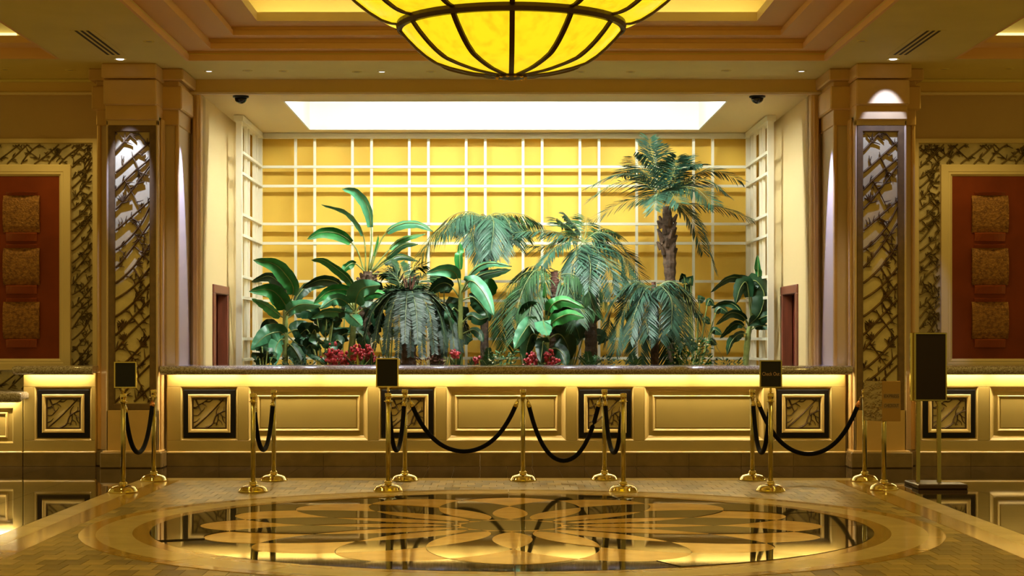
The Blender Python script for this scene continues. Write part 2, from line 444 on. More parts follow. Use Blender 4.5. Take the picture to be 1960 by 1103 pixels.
# beam over the desk line, wing walls, niche
beam = struct(MB().box(-9, 9, BEAMY, 22.05, ZN, ZC).build('trim_1', 'beam'))
MB().bbox(-9, 9, BEAMY-.035, BEAMY+.01, ZN-.012, ZN+.022, .008).build('moulding', 'trimlight', beam)
for sx in (-1, 1):
    MB().bbox(min(sx*4.0, sx*9), max(sx*4.0, sx*9), BEAMY-.06, BEAMY+.01, ZC-.035, ZC, .01).build('moulding', 'ceiling', beam)
for sx, nm in ((-1, 'left'), (1, 'right')):
    a, b = sx*NX, sx*9
    wl_ = struct(MB().box(min(a, b), max(a, b), WINGY, WINGY+.2, 0, ZC).build('wall_'+nm, 'wingwall'))
    # jamb trim beside the niche, panel moulding on the narrow return
    j = MB(); x0, x1 = sorted((sx*3.75, sx*3.85)); j.bbox(x0, x1, BEAMY-.02, WINGY+.05, 0, ZN, .012)
    x2, x3 = sorted((sx*3.775, sx*3.805)); j.bbox(x2, x3, BEAMY-.05, BEAMY, 0, ZN-.02, .008)
    struct(j.build('trim_%d' % (2 if sx < 0 else 3), 'column'))
    x0, x1 = sorted((sx*3.86, sx*4.9))
    pil = MB().box(x0, x1, WINGY-.03, WINGY+.01, 0, ZC-.05).build('pilaster_panel', 'columnedge', wl_)
    # niche side wall with the doorway
    sw = MB(); xa, xb = sorted((sx*NX, sx*(NX+.2)))
    d0, d1, dh = 22.82, 23.95, 2.10
    sw.box(xa, xb, WINGY+.2, d0, 0, ZN+.05); sw.box(xa, xb, d1, BACKY+.2, 0, ZN+.05); sw.box(xa, xb, d0, d1, dh, ZN+.05)
    struct(sw.build('wall_niche_'+nm, 'nichewall'))
    dr = struct(MB().box(*sorted((sx*(NX+.13), sx*(NX+.17))), d0, d1, 0, dh).build('door_%d' % (1 if sx < 0 else 2), 'doorleaf'))
    fr = MB()
    fx = sorted((sx*(NX-.025), sx*(NX+.12)))
    fr.bbox(*fx, d0-.09, d0+.06, 0, dh+.0, .01); fr.bbox(*fx, d1-.06, d1+.09, 0, dh+.0, .01); fr.bbox(*fx, d0-.09, d1+.09, dh-.005, dh+.11, .01)
    fr.build('door_frame', 'doorwood', dr)
    struct(MB().box(*sorted((sx*(NX+.17), sx*(NX+.2))), d0, d1, 0, dh).build('wall_behind_door_'+nm, 'doorleaf'))
struct(MB().box(-NX-.2, NX+.2, BACKY, BACKY+.2, 0, ZN+.05).build('wall_back', 'nicheback'))
SKX, SKY0, SKY1 = 2.80, 22.52, 25.54
mb = MB()
mb.box(-NX-.2, NX+.2, 22.05, SKY0, ZN, ZN+.05); mb.box(-NX-.2, NX+.2, SKY1, BACKY+.2, ZN, ZN+.05)
mb.box(-NX-.2, -SKX, SKY0, SKY1, ZN, ZN+.05); mb.box(SKX, NX+.2, SKY0, SKY1, ZN, ZN+.05)
struct(mb.build('ceiling_niche', 'nicheceil'))
sky = struct(MB().loops([[(-SKX+e,SKY0+e,z),(SKX-e,SKY0+e,z),(SKX-e,SKY1-e,z),(-SKX+e,SKY1-e,z)] for e, z in ((-.02, ZN-.003), (.004, ZN-.003), (.004, 5.32))], True, False, True).build('window_1', 'well'))
for i in range(3):
    x0 = -2.1 + i*1.4
    MB().box(x0+.05, x0+1.35, SKY0+.08, SKY0+.19, 5.27, 5.29).build('light_panel', 'skypanel', sky)

# ------------------------------------------------------------------ carved branch lattice
def lattice(w, h, seed, step=0.2, rise=0.5, wd=0.012, spur=0.09, cross=0.6):
    rg = random.Random(seed); out = []
    def inside(p): return abs(p[0]) <= w/2 and abs(p[1]) <= h/2
    def put(pts, w0, w1):
        seg = []
        n = len(pts)
        for i, p in enumerate(pts):
            ww = w0 + (w1-w0)*i/(n-1)
            if inside(p): seg.append((p, ww))
            else:
                if len(seg) > 1: out.append(seg)
                seg = []
        if len(seg) > 1: out.append(seg)
    def twig(p, ang, L, w0, curl, n=6):
        pts = []; x, z = p; a = ang
        for i in range(n+1):
            pts.append((x, z)); x += math.cos(a)*L/n; z += math.sin(a)*L/n; a += curl/n
        put(pts, w0, w0*0.25); return pts
    def spurs(pts, k, scale):
        for _ in range(k):
            i = rg.randrange(1, len(pts)-1); p = pts[i]
            a = math.atan2(pts[i+1][1]-pts[i-1][1], pts[i+1][0]-pts[i-1][0])
            s = rg.choice((-1, 1))
            q = twig(p, a + s*rg.uniform(.6, 1.3), spur*rg.uniform(.5, 1.3)*scale, wd*rg.uniform(.8, 1.3), s*rg.uniform(-.9, .9))
            if rg.random() < .5: twig(q[3], a + s*rg.uniform(-.3, .5), spur*.55*scale, wd*.8, rg.uniform(-.8, .8))
    z = -h/2 - rise; i = 0
    while z < h/2 + .05:
        r = rise*rg.uniform(.8, 1.25); bow = rg.uniform(-.12, .10)*w
        n = 22; pts = []
        for k in range(n+1):
            t = k/n
            pts.append((-w/2 + w*t + bow*math.sin(PI*t)*1.2, z + r*(t**1.15)))
        put(pts, wd*1.35, wd*1.1)
        spurs(pts, rg.randint(4, 7), 1.0)
        if rg.random() < cross:
            k = rg.randrange(5, 17); a = -rg.uniform(.75, 1.1)
            q = twig(pts[k], a, rg.uniform(.7, 1.2)*w, wd*1.1, rg.uniform(-.2, .2), 12); spurs(q, 4, .9)
        if rg.random() < .4:   # fan of pointed leaves
            k = rg.randrange(3, 19); a0 = rg.uniform(0, 6.28)
            for m in range(6): twig(pts[k], a0 + m*.34, spur*rg.uniform(.7, 1.1), wd*1.5, rg.uniform(-.2, .2), 4)
        z += step*rg.uniform(.8, 1.25); i += 1
    return out
def lattice_mb(segs, cx, cz, y0, th, mb=None, rot=False):
    mb = mb or MB()
    for seg in segs:
        L = []
        for i, (p, ww) in enumerate(seg):
            a = seg[max(i-1, 0)][0]; b = seg[min(i+1, len(seg)-1)][0]
            dx, dz = b[0]-a[0], b[1]-a[1]; l = math.hypot(dx, dz) or 1
            nx, nz = -dz/l*ww/2, dx/l*ww/2
            x, z = p
            A = (x+nx, z+nz); B = (x-nx, z-nz)
            if rot: A = (A[1], A[0]); B = (B[1], B[0]); x, z = z, x
            L.append([(cx+A[0], y0, cz+A[1]), (cx+x, y0-th, cz+z), (cx+B[0], y0, cz+B[1])])
        mb.loops(L, True, True, True)
    return mb

# ------------------------------------------------------------------ columns
def spot(parent, watts, colour, cone, blend, tilt=0.0, size=.03):
    # a lamp in its recessed fitting; tilt leans the beam from straight down towards the desk wall
    l = bpy.data.lights.new('lamp', 'SPOT'); l.energy = watts; l.color = colour; l.spot_size = R(cone); l.spot_blend = blend; l.shadow_soft_size = size
    o = bpy.data.objects.new('lamp', l); o.location = (0, 0, -.03); o.rotation_euler = (R(tilt), 0, 0); COL.objects.link(o); o.parent = parent
    return o
PANEL = lattice(.40, 3.16, 5, step=.21, rise=.42, wd=.021, spur=.10, cross=.85)
def column(sx):
    cx = sx*4.37
    side = 'left' if sx < 0 else 'right'
    c = thing('column', (cx, 20.9, 0), ('square lobby column behind the blank black sign, carved bronze panel on its front' if sx < 0 else
              'square lobby column behind the express checkout sign, carved bronze panel and bright arc of light'), 'column', 'lobby columns')
    MB().bbox(cx-.475, cx+.475, 21.10, 22.0, .18, 4.06, .01).build('pier', 'pierpaint', c)
    MB().bbox(cx-.30, cx+.30, 20.80, 21.2, .18, 4.12, .01).build('shaft', 'column', c)
    # stiles and mouldings at the shaft edges
    for s in (-1, 1):
        x0, x1 = sorted((cx+s*.277, cx+s*.302))
        MB().bbox(x0, x1, 20.735, 20.81, .19, 4.06, .008).build('stile', 'columnedge', c)
        for yy in (20.88, 20.97, 21.05):
            x0, x1 = sorted((cx+s*.298, cx+s*.325)); MB().bbox(x0, x1, yy, yy+.035, .19, 4.10, .01).build('reed', 'column', c)
        x0, x1 = sorted((cx+s*.44, cx+s*.485)); MB().bbox(x0, x1, 21.075, 21.13, .19, 4.05, .01).build('reed', 'column', c)
    MB().bbox(cx-.302, cx+.302, 20.735, 20.81, 4.0, 4.13, .008).build('rail', 'columnedge', c)
    MB().bbox(cx-.302, cx+.302, 20.735, 20.81, .19, .675, .008).build('rail', 'column', c)
    # carved panel
    MB().box(cx-.275, cx+.275, 20.785, 20.80, .675, 4.0).build('panel_backing', 'backing', c)
    MB().frame(cx-.275, cx+.275, .678, 3.998, 20.795, [(0, 0), (0, .055), (.005, .06), (.062, .06), (.072, .05), (.072, 0)]).build('panel_frame', 'bronze', c)
    o = lattice_mb(PANEL, cx, 2.338, 20.77, .022)
    o.build('carved_branches', 'bronze', c)
    # plinth
    MB().bbox(cx-.36, cx+.36, 20.66, 21.2, 0, .186, .012).build('plinth', 'stonebase', c)
    MB().bbox(cx-.50, cx+.50, 21.03, 22.0, 0, .186, .012).build('plinth', 'stonebase', c)
    MB().bbox(cx-.335, cx+.335, 20.68, 21.2, .176, .205, .01).build('plinth_cap', 'column', c)
    # capital in two tiers, each on the shaft and on the pier
    MB().bbox(cx-.32, cx+.32, 20.55, 21.3, 4.53, ZC+.0, .015).build('capital', 'column', c)
    MB().bbox(cx-.308, cx+.308, 20.60, 21.3, 4.225, 4.52, .015).build('capital', 'column', c)
    MB().bbox(cx-.30, cx+.30, 20.68, 21.3, 4.06, 4.53, .01).build('capital_neck', 'column', c)
    MB().bbox(cx-.56, cx+.56, 20.95, 22.0, 4.56, ZC, .015).build('capital', 'column', c)
    MB().bbox(cx-.535, cx+.535, 21.0, 22.0, 4.22, 4.50, .015).build('capital', 'column', c)
    MB().bbox(cx-.49, cx+.49, 21.06, 22.0, 4.04, 4.58, .01).build('capital_neck', 'column', c)
    # the narrow ceiling spot that washes this column
    d = thing('ceiling_spotlight', (cx+.03*sx, 20.22, ZC), 'small recessed spotlight in the ceiling in front of the %s column' % side, 'spotlight', 'recessed ceiling lights')
    MB().lathe([(.055, -.004), (.07, -.012), (.072, 0)], (cx+.03*sx, 20.22, ZC), 16).build('trim_ring', 'ceiling', d)
    MB().lathe([(.045, -.006), (.04, -.014)], (cx+.03*sx, 20.22, ZC), 14).build('lens', 'lenslit', d)
    ax, half = (24, 12) if sx < 0 else (33, 21)
    spot(d, SPOT_W if sx < 0 else SPOT_W*.26, (.34, .45, 1.0), half*2, .25, ax)
column(-1); column(1)

# ------------------------------------------------------------------ desks
SQ = []
for pts, w0, w1 in [([(-.18,-.165),(-.06,-.06),(.06,.06),(.165,.17)],.020,.016), ([(-.165,.17),(-.13,.09),(-.10,.02)],.022,.014), ([(-.14,.10),(-.09,.12),(-.02,.165)],.018,.008), ([(-.10,.02),(-.14,-.02),(-.19,-.02)],.016,.008),
                    ([(-.09,.12),(-.05,.10),(-.03,.08)],.016,.004), ([(-.10,.02),(-.07,.05),(-.06,.075)],.014,.004), ([(-.055,.145),(0,.14),(.04,.17)],.016,.008), ([(.19,.035),(.13,.01),(.08,-.02),(.055,-.07),(.04,-.12),(0,-.15),(-.05,-.17)],.018,.022),
                    ([(.08,-.02),(.085,.04),(.12,.09)],.018,.004), ([(.12,.005),(.15,-.03),(.19,-.05)],.018,.008), ([(.10,-.01),(.10,-.07),(.075,-.14)],.016,.010), ([(.15,-.03),(.16,-.08),(.19,-.12)],.016,.008), ([(.13,.01),(.165,.04),(.17,.08)],.014,.004),
                    ([(.04,-.12),(.075,-.11),(.10,-.13)],.016,.004), ([(-.19,-.105),(-.15,-.09),(-.12,-.055)],.018,.004), ([(-.19,.065),(-.155,.06),(-.135,.075)],.018,.004), ([(-.13,.09),(-.165,.075),(-.19,.08)],.014,.006), ([(.11,.17),(.14,.15),(.19,.15)],.014,.008), ([(.10,-.07),(.14,-.10),(.15,-.14)],.014,.004)]:
    c_ = catmull([(x, 0, z) for x, z in pts], 9)
    SQ.append([((v.x, v.z), w0+(w1-w0)*k/8) for k, v in enumerate(c_)])
PT, PB = .938, .308
def desk(name, x0, x1, squares, wides, label, ytop=1.085):
    d = thing(name, ((x0+x1)/2, DESKY+.3, 0), label, 'desk', 'reception desks')
    bx0, bx1 = (-3.885, 3.885) if x1-x0 > 6 else (x0, x1)
    MB().box(x0, x1, DESKY+.035, DESKY+.09, .15, ytop+.02).box(bx0, bx1, DESKY+.09, DESKY+.6, .15, ytop+.02).build('body', 'desk', d)
    MB().bbox(x0, x1, DESKY-.01, DESKY+.05, PT, ytop+.02, .006).build('top_rail', 'desk', d)
    MB().bbox(x0, x1, DESKY-.01, DESKY+.05, .165, PB, .006).build('bottom_rail', 'desk', d)
    ops = sorted([(c-.335, c+.335) for c in squares] + [(c-.704, c+.704) for c in wides])
    e = x0
    for a, b in ops + [(x1, None)]:
        if a - e > .01: MB().bbox(e, a, DESKY-.01, DESKY+.05, PB-.004, PT+.004, .006).build('stile', 'desk', d)
        e = b
    MB().bbox(x0, x1, DESKY-.03, DESKY+.02, .15, .178, .01).build('base_moulding', 'deskframe', d)
    for c in squares:
        MB().frame(c-.335, c+.335, PB, PT, DESKY+.03, [(0, .04), (.008, .03), (.018, .018), (.026, .004), (.026, 0)]).build('recess_moulding', 'deskframe', d)
        MB().frame(c-.306, c+.306, .339, .907, DESKY+.036, [(0, 0), (0, .030), (.006, .034), (.052, .034), (.058, .030), (.058, 0)]).build('black_border', 'black', d)
        MB().frame(c-.250, c+.250, .395, .851, DESKY+.036, [(0, 0), (0, .04), (.010, .052), (.030, .05), (.044, .03), (.046, .0)]).build('gold_frame', 'deskframe', d)
        MB().box(c-.21, c+.21, DESKY+.022, DESKY+.036, .435, .812).build('panel_backing', 'backing', d)
        MB().frame(c-.206, c+.206, .440, .806, DESKY+.022, [(0, 0), (0, .012), (.018, .012), (.018, 0)]).build('carved_edge', 'twigdark', d)
        lattice_mb(SQ, c, .623, DESKY+.020, .020).build('carved_branches', 'twigdark', d)
    for c in wides:
        MB().frame(c-.704, c+.704, PB, PT, DESKY+.034, [(0, .044), (.010, .036), (.025, .022), (.045, .010), (.055, 0)]).build('recess_moulding', 'deskframe', d)
        MB().frame(c-.609, c+.609, .413, .839, DESKY+.036, [(0, 0), (.002, .016), (.010, .022), (.018, .016), (.030, .006), (.034, .0)]).build('panel_moulding', 'deskframe', d)
        MB().bbox(c-.57, c+.57, DESKY+.026, DESKY+.04, .452, .80, .006).build('panel', 'desk', d)
    n = max(1, round((x1-x0)/.62)); wdt = (x1-x0)/n
    for i in range(n):
        MB().bbox(x0+i*wdt+.001, x0+(i+1)*wdt-.001, DESKY-.02, DESKY+.06, 0, .155, .003).build('plinth_tile', 'stonebase', d)
    return d
def counter(name, x0, x1, ztop, label, back=21.75, nose=20.75, th=.104, e0=False, e1=False):
    rr = th/2
    prof = [(back, ztop)] + [(nose+rr*1.15-math.sin(PI*k/16)*rr*1.15, ztop-rr+math.cos(PI*k/16)*rr) for k in range(17)]
    prof += [(nose+rr*1.15+.015, ztop-th), (nose+rr*1.15+.015, ztop-th+.03), (back, ztop-th+.03)]
    def sec(x, bk): return [(x, min(y, bk), z) for y, z in prof]
    L = [sec(x0, back), sec(x1, back)]
    if x1-x0 > 6: L = [sec(x0, 21.09), sec(-3.892, 21.09), sec(-3.891, back), sec(3.891, back), sec(3.892, 21.09), sec(x1, 21.09)]
    cz = ztop-.055
    def shr(x, k, dx): return [(x+dx, y+(1-k)*.05 if y < nose+.08 else y, cz+(z-cz)*k) for y, z in prof]
    if e0: L = [shr(x0, .35, -.05), shr(x0, .75, -.042), shr(x0, .93, -.022)] + L
    if e1: L = L + [shr(x1, .93, .022), shr(x1, .75, .042), shr(x1, .35, .05)]
    o = MB().loops(L, True, True, True).build(name, 'countergranite', None, org=((x0+x1)/2, back, ztop), smooth=True)
    o.data.set_sharp_from_angle(angle=R(35))
    return tag(o, label, 'countertop', 'granite countertops')
def strip(x0, x1, z, label):
    s = thing('strip_light', ((x0+x1)/2, 20.90, z), label, 'light', 'under-counter strip lights')
    n = max(1, round((x1-x0)/.9)); wdt = (x1-x0)/n
    for i in range(n):
        MB().box(x0+i*wdt+.03, x0+(i+1)*wdt-.03, 20.915, 20.95, z-.003, z+.006).build('light_bar', 'strip', s)
desk('reception_desk', -4.01, 4.01, (-3.51, -1.17, 1.17, 3.51), (-2.34, 0, 2.34), 'long central golden reception desk in front of the indoor palms, between the two columns')
counter('granite_countertop', -4.05, 4.05, 1.189, 'long polished brown granite counter on the central reception desk')
strip(-3.98, 3.98, 1.108, 'warm strip lighting under the long central counter')
desk('reception_desk', -5.706, -4.85, (-5.237,), (), 'short golden desk left of the left column, one black-bordered carved square')
counter('granite_countertop', -5.74, -4.84, 1.189, 'short granite counter left of the left column, rounded end', e0=True)
strip(-5.68, -4.88, 1.108, 'warm strip lighting under the short left counter')
desk('reception_desk', 4.85, 7.4, (5.24,), (6.42,), 'golden desk right of the right column, behind the tall dark notice board')
counter('granite_countertop', 4.84, 7.4, 1.189, 'granite counter right of the right column')
strip(4.88, 7.35, 1.108, 'warm strip lighting under the right counter')
# low counter at far left
lo = thing('low_desk', (-6.4, 21.3, 0), 'lower cream desk at the left edge of the lobby beside the short desk', 'desk')
MB().box(-7.4, -5.715, 21.035, 21.6, .15, .80).build('body', 'desk', lo)
MB().frame(-7.4, -5.715, .165, .80, 21.03, [(0, 0), (0, .04), (.11, .04), (.12, .02), (.13, 0)]).build('rail_frame', 'desk', lo)
MB().frame(-7.22, -5.90, .33, .64, 21.036, [(0, 0), (.004, .022), (.016, .024), (.028, .008), (.032, 0)]).build('panel_moulding', 'deskframe', lo)
MB().frame(-7.10, -6.02, .42, .55, 21.036, [(0, 0), (.004, .02), (.014, .022), (.024, .006), (.028, 0)]).build('panel_moulding', 'deskframe', lo)
MB().bbox(-7.4, -5.715, 20.97, 21.02, .15, .178, .01).build('base_moulding', 'deskframe', lo)
for i in range(3): MB().bbox(-7.4+i*.562, -7.4+(i+1)*.562-.002, 20.98, 21.06, 0, .155, .003).build('plinth_tile', 'stonebase', lo)
counter('granite_countertop', -7.4, -5.69, .885, 'low granite counter with rounded end at the left edge', nose=20.62, th=.12, e1=True)
strip(-7.3, -5.75, .788, 'warm strip lighting under the low left counter')

# ------------------------------------------------------------------ wall art in the wings
BORD_V = lattice(.245, 3.05, 33, step=.14, rise=.26, wd=.019, spur=.075, cross=.8)
BORD_H = lattice(.245, 1.72, 34, step=.15, rise=.26, wd=.018, spur=.075, cross=.8)
def wall_art(sx):
    cx = sx*5.985
    a = thing('wall_art', (cx, WINGY, .85), ('red lacquer wall panel with three gold squares above the short left desk' if sx < 0 else
              'red lacquer wall panel with three gold squares right of the tall notice board'), 'wall art', 'wall art')
    Y = WINGY
    MB().frame(cx-.93, cx+.93, .80, 3.985, Y, [(0, 0), (0, .035), (.05, .035), (.058, .02), (.058, 0)]).build('outer_frame', 'artframe', a)
    MB().box(cx-.872, cx+.872, Y-.012, Y, .855, 3.926).build('border_backing', 'backingpale', a)
    for s in (-1, 1): lattice_mb(BORD_V, cx+s*.7395, 2.39, Y-.012, .022).build('carved_branches', 'twigolive', a)
    for zz in (3.793, .988): lattice_mb(BORD_H, cx, zz, Y-.012, .022, rot=True).build('carved_branches', 'twigolive', a)
    MB().frame(cx-.607, cx+.607, 1.12, 3.662, Y-.012, [(0, 0), (0, .045), (.006, .05), (.085, .05), (.095, .044), (.118, .044), (.128, .03), (.142, .022), (.142, 0)]).build('picture_frame', 'artframe', a)
    MB().box(cx-.47, cx+.47, Y-.03, Y-.01, 1.26, 3.52).build('lacquer_board', 'lacquer', a)
    for zt in (3.28, 2.63, 1.965):
        z0, z1 = zt-.455, zt
        # pillowed plaque
        L = []; n = 6
        def pil(u, v): return -.03 - .012 - .045*(1-(2*v-1)**2)**.5*.9 if 0 < v < 1 else -.042
        vs = []; fs = []
        for i in range(n+1):
            v = i/n
            for j, u in enumerate((0, 1)):
                vs.append((cx-.225+.45*u, Y+pil(u, v), z0+(z1-z0)*v))
        for i in range(n): fs.append((2*i, 2*i+1, 2*i+3, 2*i+2))
        k = len(vs)
        for i in range(n+1):
            for u in (0, 1): vs.append((cx-.225+.45*u, Y-.03, z0+(z1-z0)*i/n))
        for i in range(n):
            fs.append((2*i, 2*i+2, k+2*i+2, k+2*i)); fs.append((2*i+1, 2*i+3, k+2*i+3, k+2*i+1))
        fs.append((0, 1, k+1, k)); fs.append((2*n, 2*n+1, k+2*n+1, k+2*n))
        m = MB(); m.add(vs, fs); m.build('gold_plaque', 'goldplaque', a)
        # curved red ledge below and above
        for (zz, wz, nm) in ((z0-.055, .055, 'ledge'), (z1+.022, .022, 'ledge')):
            L = []
            for i in range(9):
                u = i/8*2-1
                out = .03 + .035*(1-u*u)
                L.append([(cx+.19*u, Y-.03, zz-wz), (cx+.19*u, Y-.03-out*.35, zz-wz), (cx+.19*u, Y-.03-out, zz+wz*.7), (cx+.19*u, Y-.03, zz+wz)])
            MB().loops(L, True, True, True).build(nm, 'ledge', a)
wall_art(-1); wall_art(1)

# ------------------------------------------------------------------ trellis
def bar(p, nm, x0, x1, y0, y1, z0, z1): return MB().box(x0, x1, y0, y1, z0, z1).build(nm, 'trellis', p)
HZ = [.39, .667, 1.225, 1.508, 2.066, 2.349, 2.907, 3.19, 3.744, 4.025]
tb = thing('lattice_trellis', (0, 26.0, 0), 'wide cream lattice trellis across the yellow back wall of the plant niche', 'trellis', 'niche trellises')
for c in (-2.912, -2.08, -1.248, -.416, .416, 1.248, 2.08, 2.912):
    for s in (-.14, .14): bar(tb, 'upright', c+s-.019, c+s+.019, 25.985, 26.03, 0, 4.45)
for z in HZ: bar(tb, 'crossbar', -3.56, 3.56, 25.965, 26.005, z-.019, z+.019)
bar(tb, 'top_rail', -3.66, 3.66, 25.95, 26.04, 4.44, 4.515)
for s in (-1, 1): bar(tb, 'corner_post', *sorted((s*3.54, s*3.62)), 25.95, 26.04, 0, 4.44)
for sx in (-1, 1):
    ts = thing('lattice_trellis', (sx*3.58, 25, 0), 'narrow cream lattice trellis standing along the %s side of the plant niche' % ('left' if sx < 0 else 'right'), 'trellis', 'niche trellises')
    X = sx*3.58
    for yy in (24.55, 24.83, 25.39, 25.67): bar(ts, 'upright', X-.02, X+.02, yy-.019, yy+.019, 0, 4.45)
    bar(ts, 'post', X-.04, X+.04, 23.90, 23.98, 0, 4.45)
    for z in HZ: bar(ts, 'crossbar', *sorted((X-sx*.012, X-sx*.05)), 23.98, 25.95, z-.019, z+.019)
    bar(ts, 'top_rail', X-.06, X+.06, 23.86, 25.94, 4.44, 4.515)

# ------------------------------------------------------------------ chandelier
ch = thing('chandelier', (0, MC, 3.6), 'huge glowing amber glass bowl chandelier with dark iron ribs', 'chandelier')
low = [(.03, 3.622), (.164, 3.634), (.30, 3.650), (.379, 3.666), (.49, 3.694), (.593, 3.729), (.68, 3.785), (.753, 3.847), (.83, 3.925), (.892, 4.0)]
upp = [(.90, 4.045), (.96, 4.05), (1.04, 4.078), (1.14, 4.14), (1.258, 4.234), (1.36, 4.34), (1.45, 4.46), (1.52, 4.60), (1.56, 4.75)]
def rib_pts(prof, a, off): return [Vector(((r+off)*math.sin(a), MC-(r+off)*math.cos(a), z)) for r, z in prof]
NR = 12
def panels(prof, nm):
    for k in range(NR):
        L = []
        for r, z in prof:
            L.append([Vector((r*math.sin(R(30*k+2.5*i)), MC-r*math.cos(R(30*k+2.5*i)), z)) for i in range(13)])
        MB().loops(L, False).build(nm, 'amberglass', ch, smooth=True)
panels(low, 'glass_panel'); panels(upp, 'upper_glass_panel')
for k in range(NR):
    a = R(30*k)
    for prof, nm in ((low, 'rib'), (upp, 'upper_rib')):
        pts = catmull(rib_pts(prof, a, .008), 22)
        t = Vector((math.cos(a), math.sin(a), 0)); L = []
        for p in pts: 
            rad = Vector((p.x, p.y-MC, 0)); rn = rad.normalized() if rad.length > .01 else Vector((math.sin(a), -math.cos(a), 0))
            o = (rn*.6 + Vector((0, 0, -.8)))*.014
            L.append([p+t*.02+o, p-t*.02+o, p-t*.02-o, p+t*.02-o])
        MB().loops(L, True, True, True).build(nm, 'ironbrown', ch)
MB().lathe([(.88, 3.982), (.918, 3.982), (.926, 4.016), (.918, 4.052), (.88, 4.052)], (0, MC, 0), 64).build('rim', 'ironbrown', ch)
MB().lathe([(1.54, 4.72), (1.59, 4.72), (1.59, 4.82), (1.54, 4.82)], (0, MC, 0), 64).build('upper_rim', 'ironbrown', ch)
MB().lathe([(.005, 3.585), (.04, 3.592), (.09, 3.60), (.13, 3.606), (.14, 3.618), (.10, 3.632), (.02, 3.64)], (0, MC, 0), 24).build('finial', 'ironbrown', ch)
for k in range(12):
    a = R(30*k+15); MB().lathe([(.004, 3.596), (.018, 3.603), (.018, 3.612), (.006, 3.62)], (.115*math.sin(a), MC-.115*math.cos(a), 0), 8).build('bead', 'brass', ch)
for k in range(3):
    a = R(120*k+60); MB().tube([(1.5*math.sin(a), MC-1.5*math.cos(a), 4.8), (.1*math.sin(a), MC-.1*math.cos(a), 5.72)], .015, 8).build('hanger_rod', 'ironbrown', ch)
MB().lathe([(.2, 5.75), (.2, 5.71), (.06, 5.66)], (0, MC, 0), 20).build('ceiling_rose', 'ironbrown', ch)

# ------------------------------------------------------------------ small ceiling fittings
for sx in (-1, 1):
    cx = sx*4.41
    v = thing('ceiling_vent', (cx, 19.15, ZC), 'three-slot linear air vent in the ceiling above the %s column' % ('left' if sx < 0 else 'right'), 'vent', 'linear ceiling vents')
    MB().bbox(cx-.13, cx+.13, 18.36, 19.95, ZC-.004, ZC+.0, .002).build('vent_plate', 'ceiling', v)
    for k in (-.06, 0, .06): MB().box(cx+k-.014, cx+k+.014, 18.38, 19.93, ZC-.0065, ZC-.002).build('slot', 'vent', v)
for sx, x in ((-1, -3.285), (1, 3.12)):
    c = thing('dome_camera', (x, 22.03, ZN), 'black dome security camera on the niche ceiling at the %s' % ('left' if sx < 0 else 'right'), 'camera', 'dome cameras')
    MB().lathe([(.10, 0), (.10, -.018), (.085, -.026)], (x, 22.03, ZN), 24).build('mount', 'black', c)
    MB().lathe([(.078, -.024), (.072, -.055), (.052, -.080), (.025, -.094), (.004, -.098)], (x, 22.03, ZN), 24).build('dome', 'dome', c, smooth=True)
dl = [(10, 133), (135, 134), (285, 79), (400, 136), (474, 135), (543, 136), (683, 137), (731, 137), (825, 137), (1112, 137), (1207, 137), (1390, 135), (1534, 136), (1650, 78), (1807, 132), (1930, 131)]
for i, (px, py) in enumerate(dl):
    d = (ZC-CAMZ)*FOC/(VY-py); x = PX(px, d)
    where = ('counting from the left, number %d of the little lights along the ceiling' % (i+1))
    where = ['at the far left edge', 'left of the left column', 'beside the left air vent', 'just right of the left column', 'above the left dome camera', 'above the left end of the bright skylight', 'left of the chandelier bowl', 'nearest the chandelier on its left', 'just under the chandelier bowl, left side', 'just under the chandelier bowl, right side', 'right of the chandelier bowl', 'above the right end of the bright skylight', 'just left of the right column', 'beside the right air vent', 'right of the right column', 'at the far right edge'][i]
    o = thing('ceiling_downlight', (x, d, ZC), 'tiny recessed ceiling light ' + where, 'downlight', 'recessed ceiling lights')
    MB().lathe([(.035, -.003), (.055, -.010), (.062, 0)], (x, d, ZC), 14).build('trim_ring', 'ceiling', o)
    MB().lathe([(.034, -.004), (.02, -.006)], (x, d, ZC), 12).build('lens', 'lenslit' if i in (3, 7, 12) else 'lens', o)
    if i in (0, 1, 14, 15): spot(o, DOWN_W*.55, (1.0, .74, .22), 80, .7, 16, .05)
    if 3 < i < 12: spot(o, SPOT_W*1.2, (.58, .64, 1.0), 22, .5)     # cool lamps over the granite counter
    if i in (3, 12):    # these two graze the inner face of each column
        lp = spot(o, SPOT_W*3.0, (.38, .46, 1.0), 20, .3); lp.rotation_euler = (R(4), R(11.5 if i == 3 else -11.5), 0)
    if i in (2, 13): spot(o, DOWN_W, (1.0, .77, .22), 105, .6, 0, .05)
for k, (x, y) in enumerate([(-4.4, 16.4), (-4.4, 13.6), (-4.4, 10.8), (4.4, 16.4), (4.4, 13.6), (4.4, 10.8), (-2.6, 7.4), (-.9, 7.4), (.9, 7.4), (2.6, 7.4)]):  # extra downlights out of view, added to brighten the floor and the brass
    o = thing('ceiling_downlight', (x, y, ZC), 'added out-of-view ceiling light over the front of the lobby, ' + ['left strip, far', 'left strip, middle', 'left strip, near', 'right strip, far', 'right strip, middle', 'right strip, near', 'front row, first from the left', 'front row, second from the left', 'front row, third from the left', 'front row, fourth from the left'][k], 'downlight', 'recessed ceiling lights')
    MB().lathe([(.035, -.003), (.055, -.010), (.062, 0)], (x, y, ZC), 14).build('trim_ring', 'ceiling', o)
    MB().lathe([(.034, -.004), (.02, -.006)], (x, y, ZC), 12).build('lens', 'lenswarm', o)
    spot(o, DOWN_W*1.6, (1.0, .77, .22), 120, .5, 12, .05)

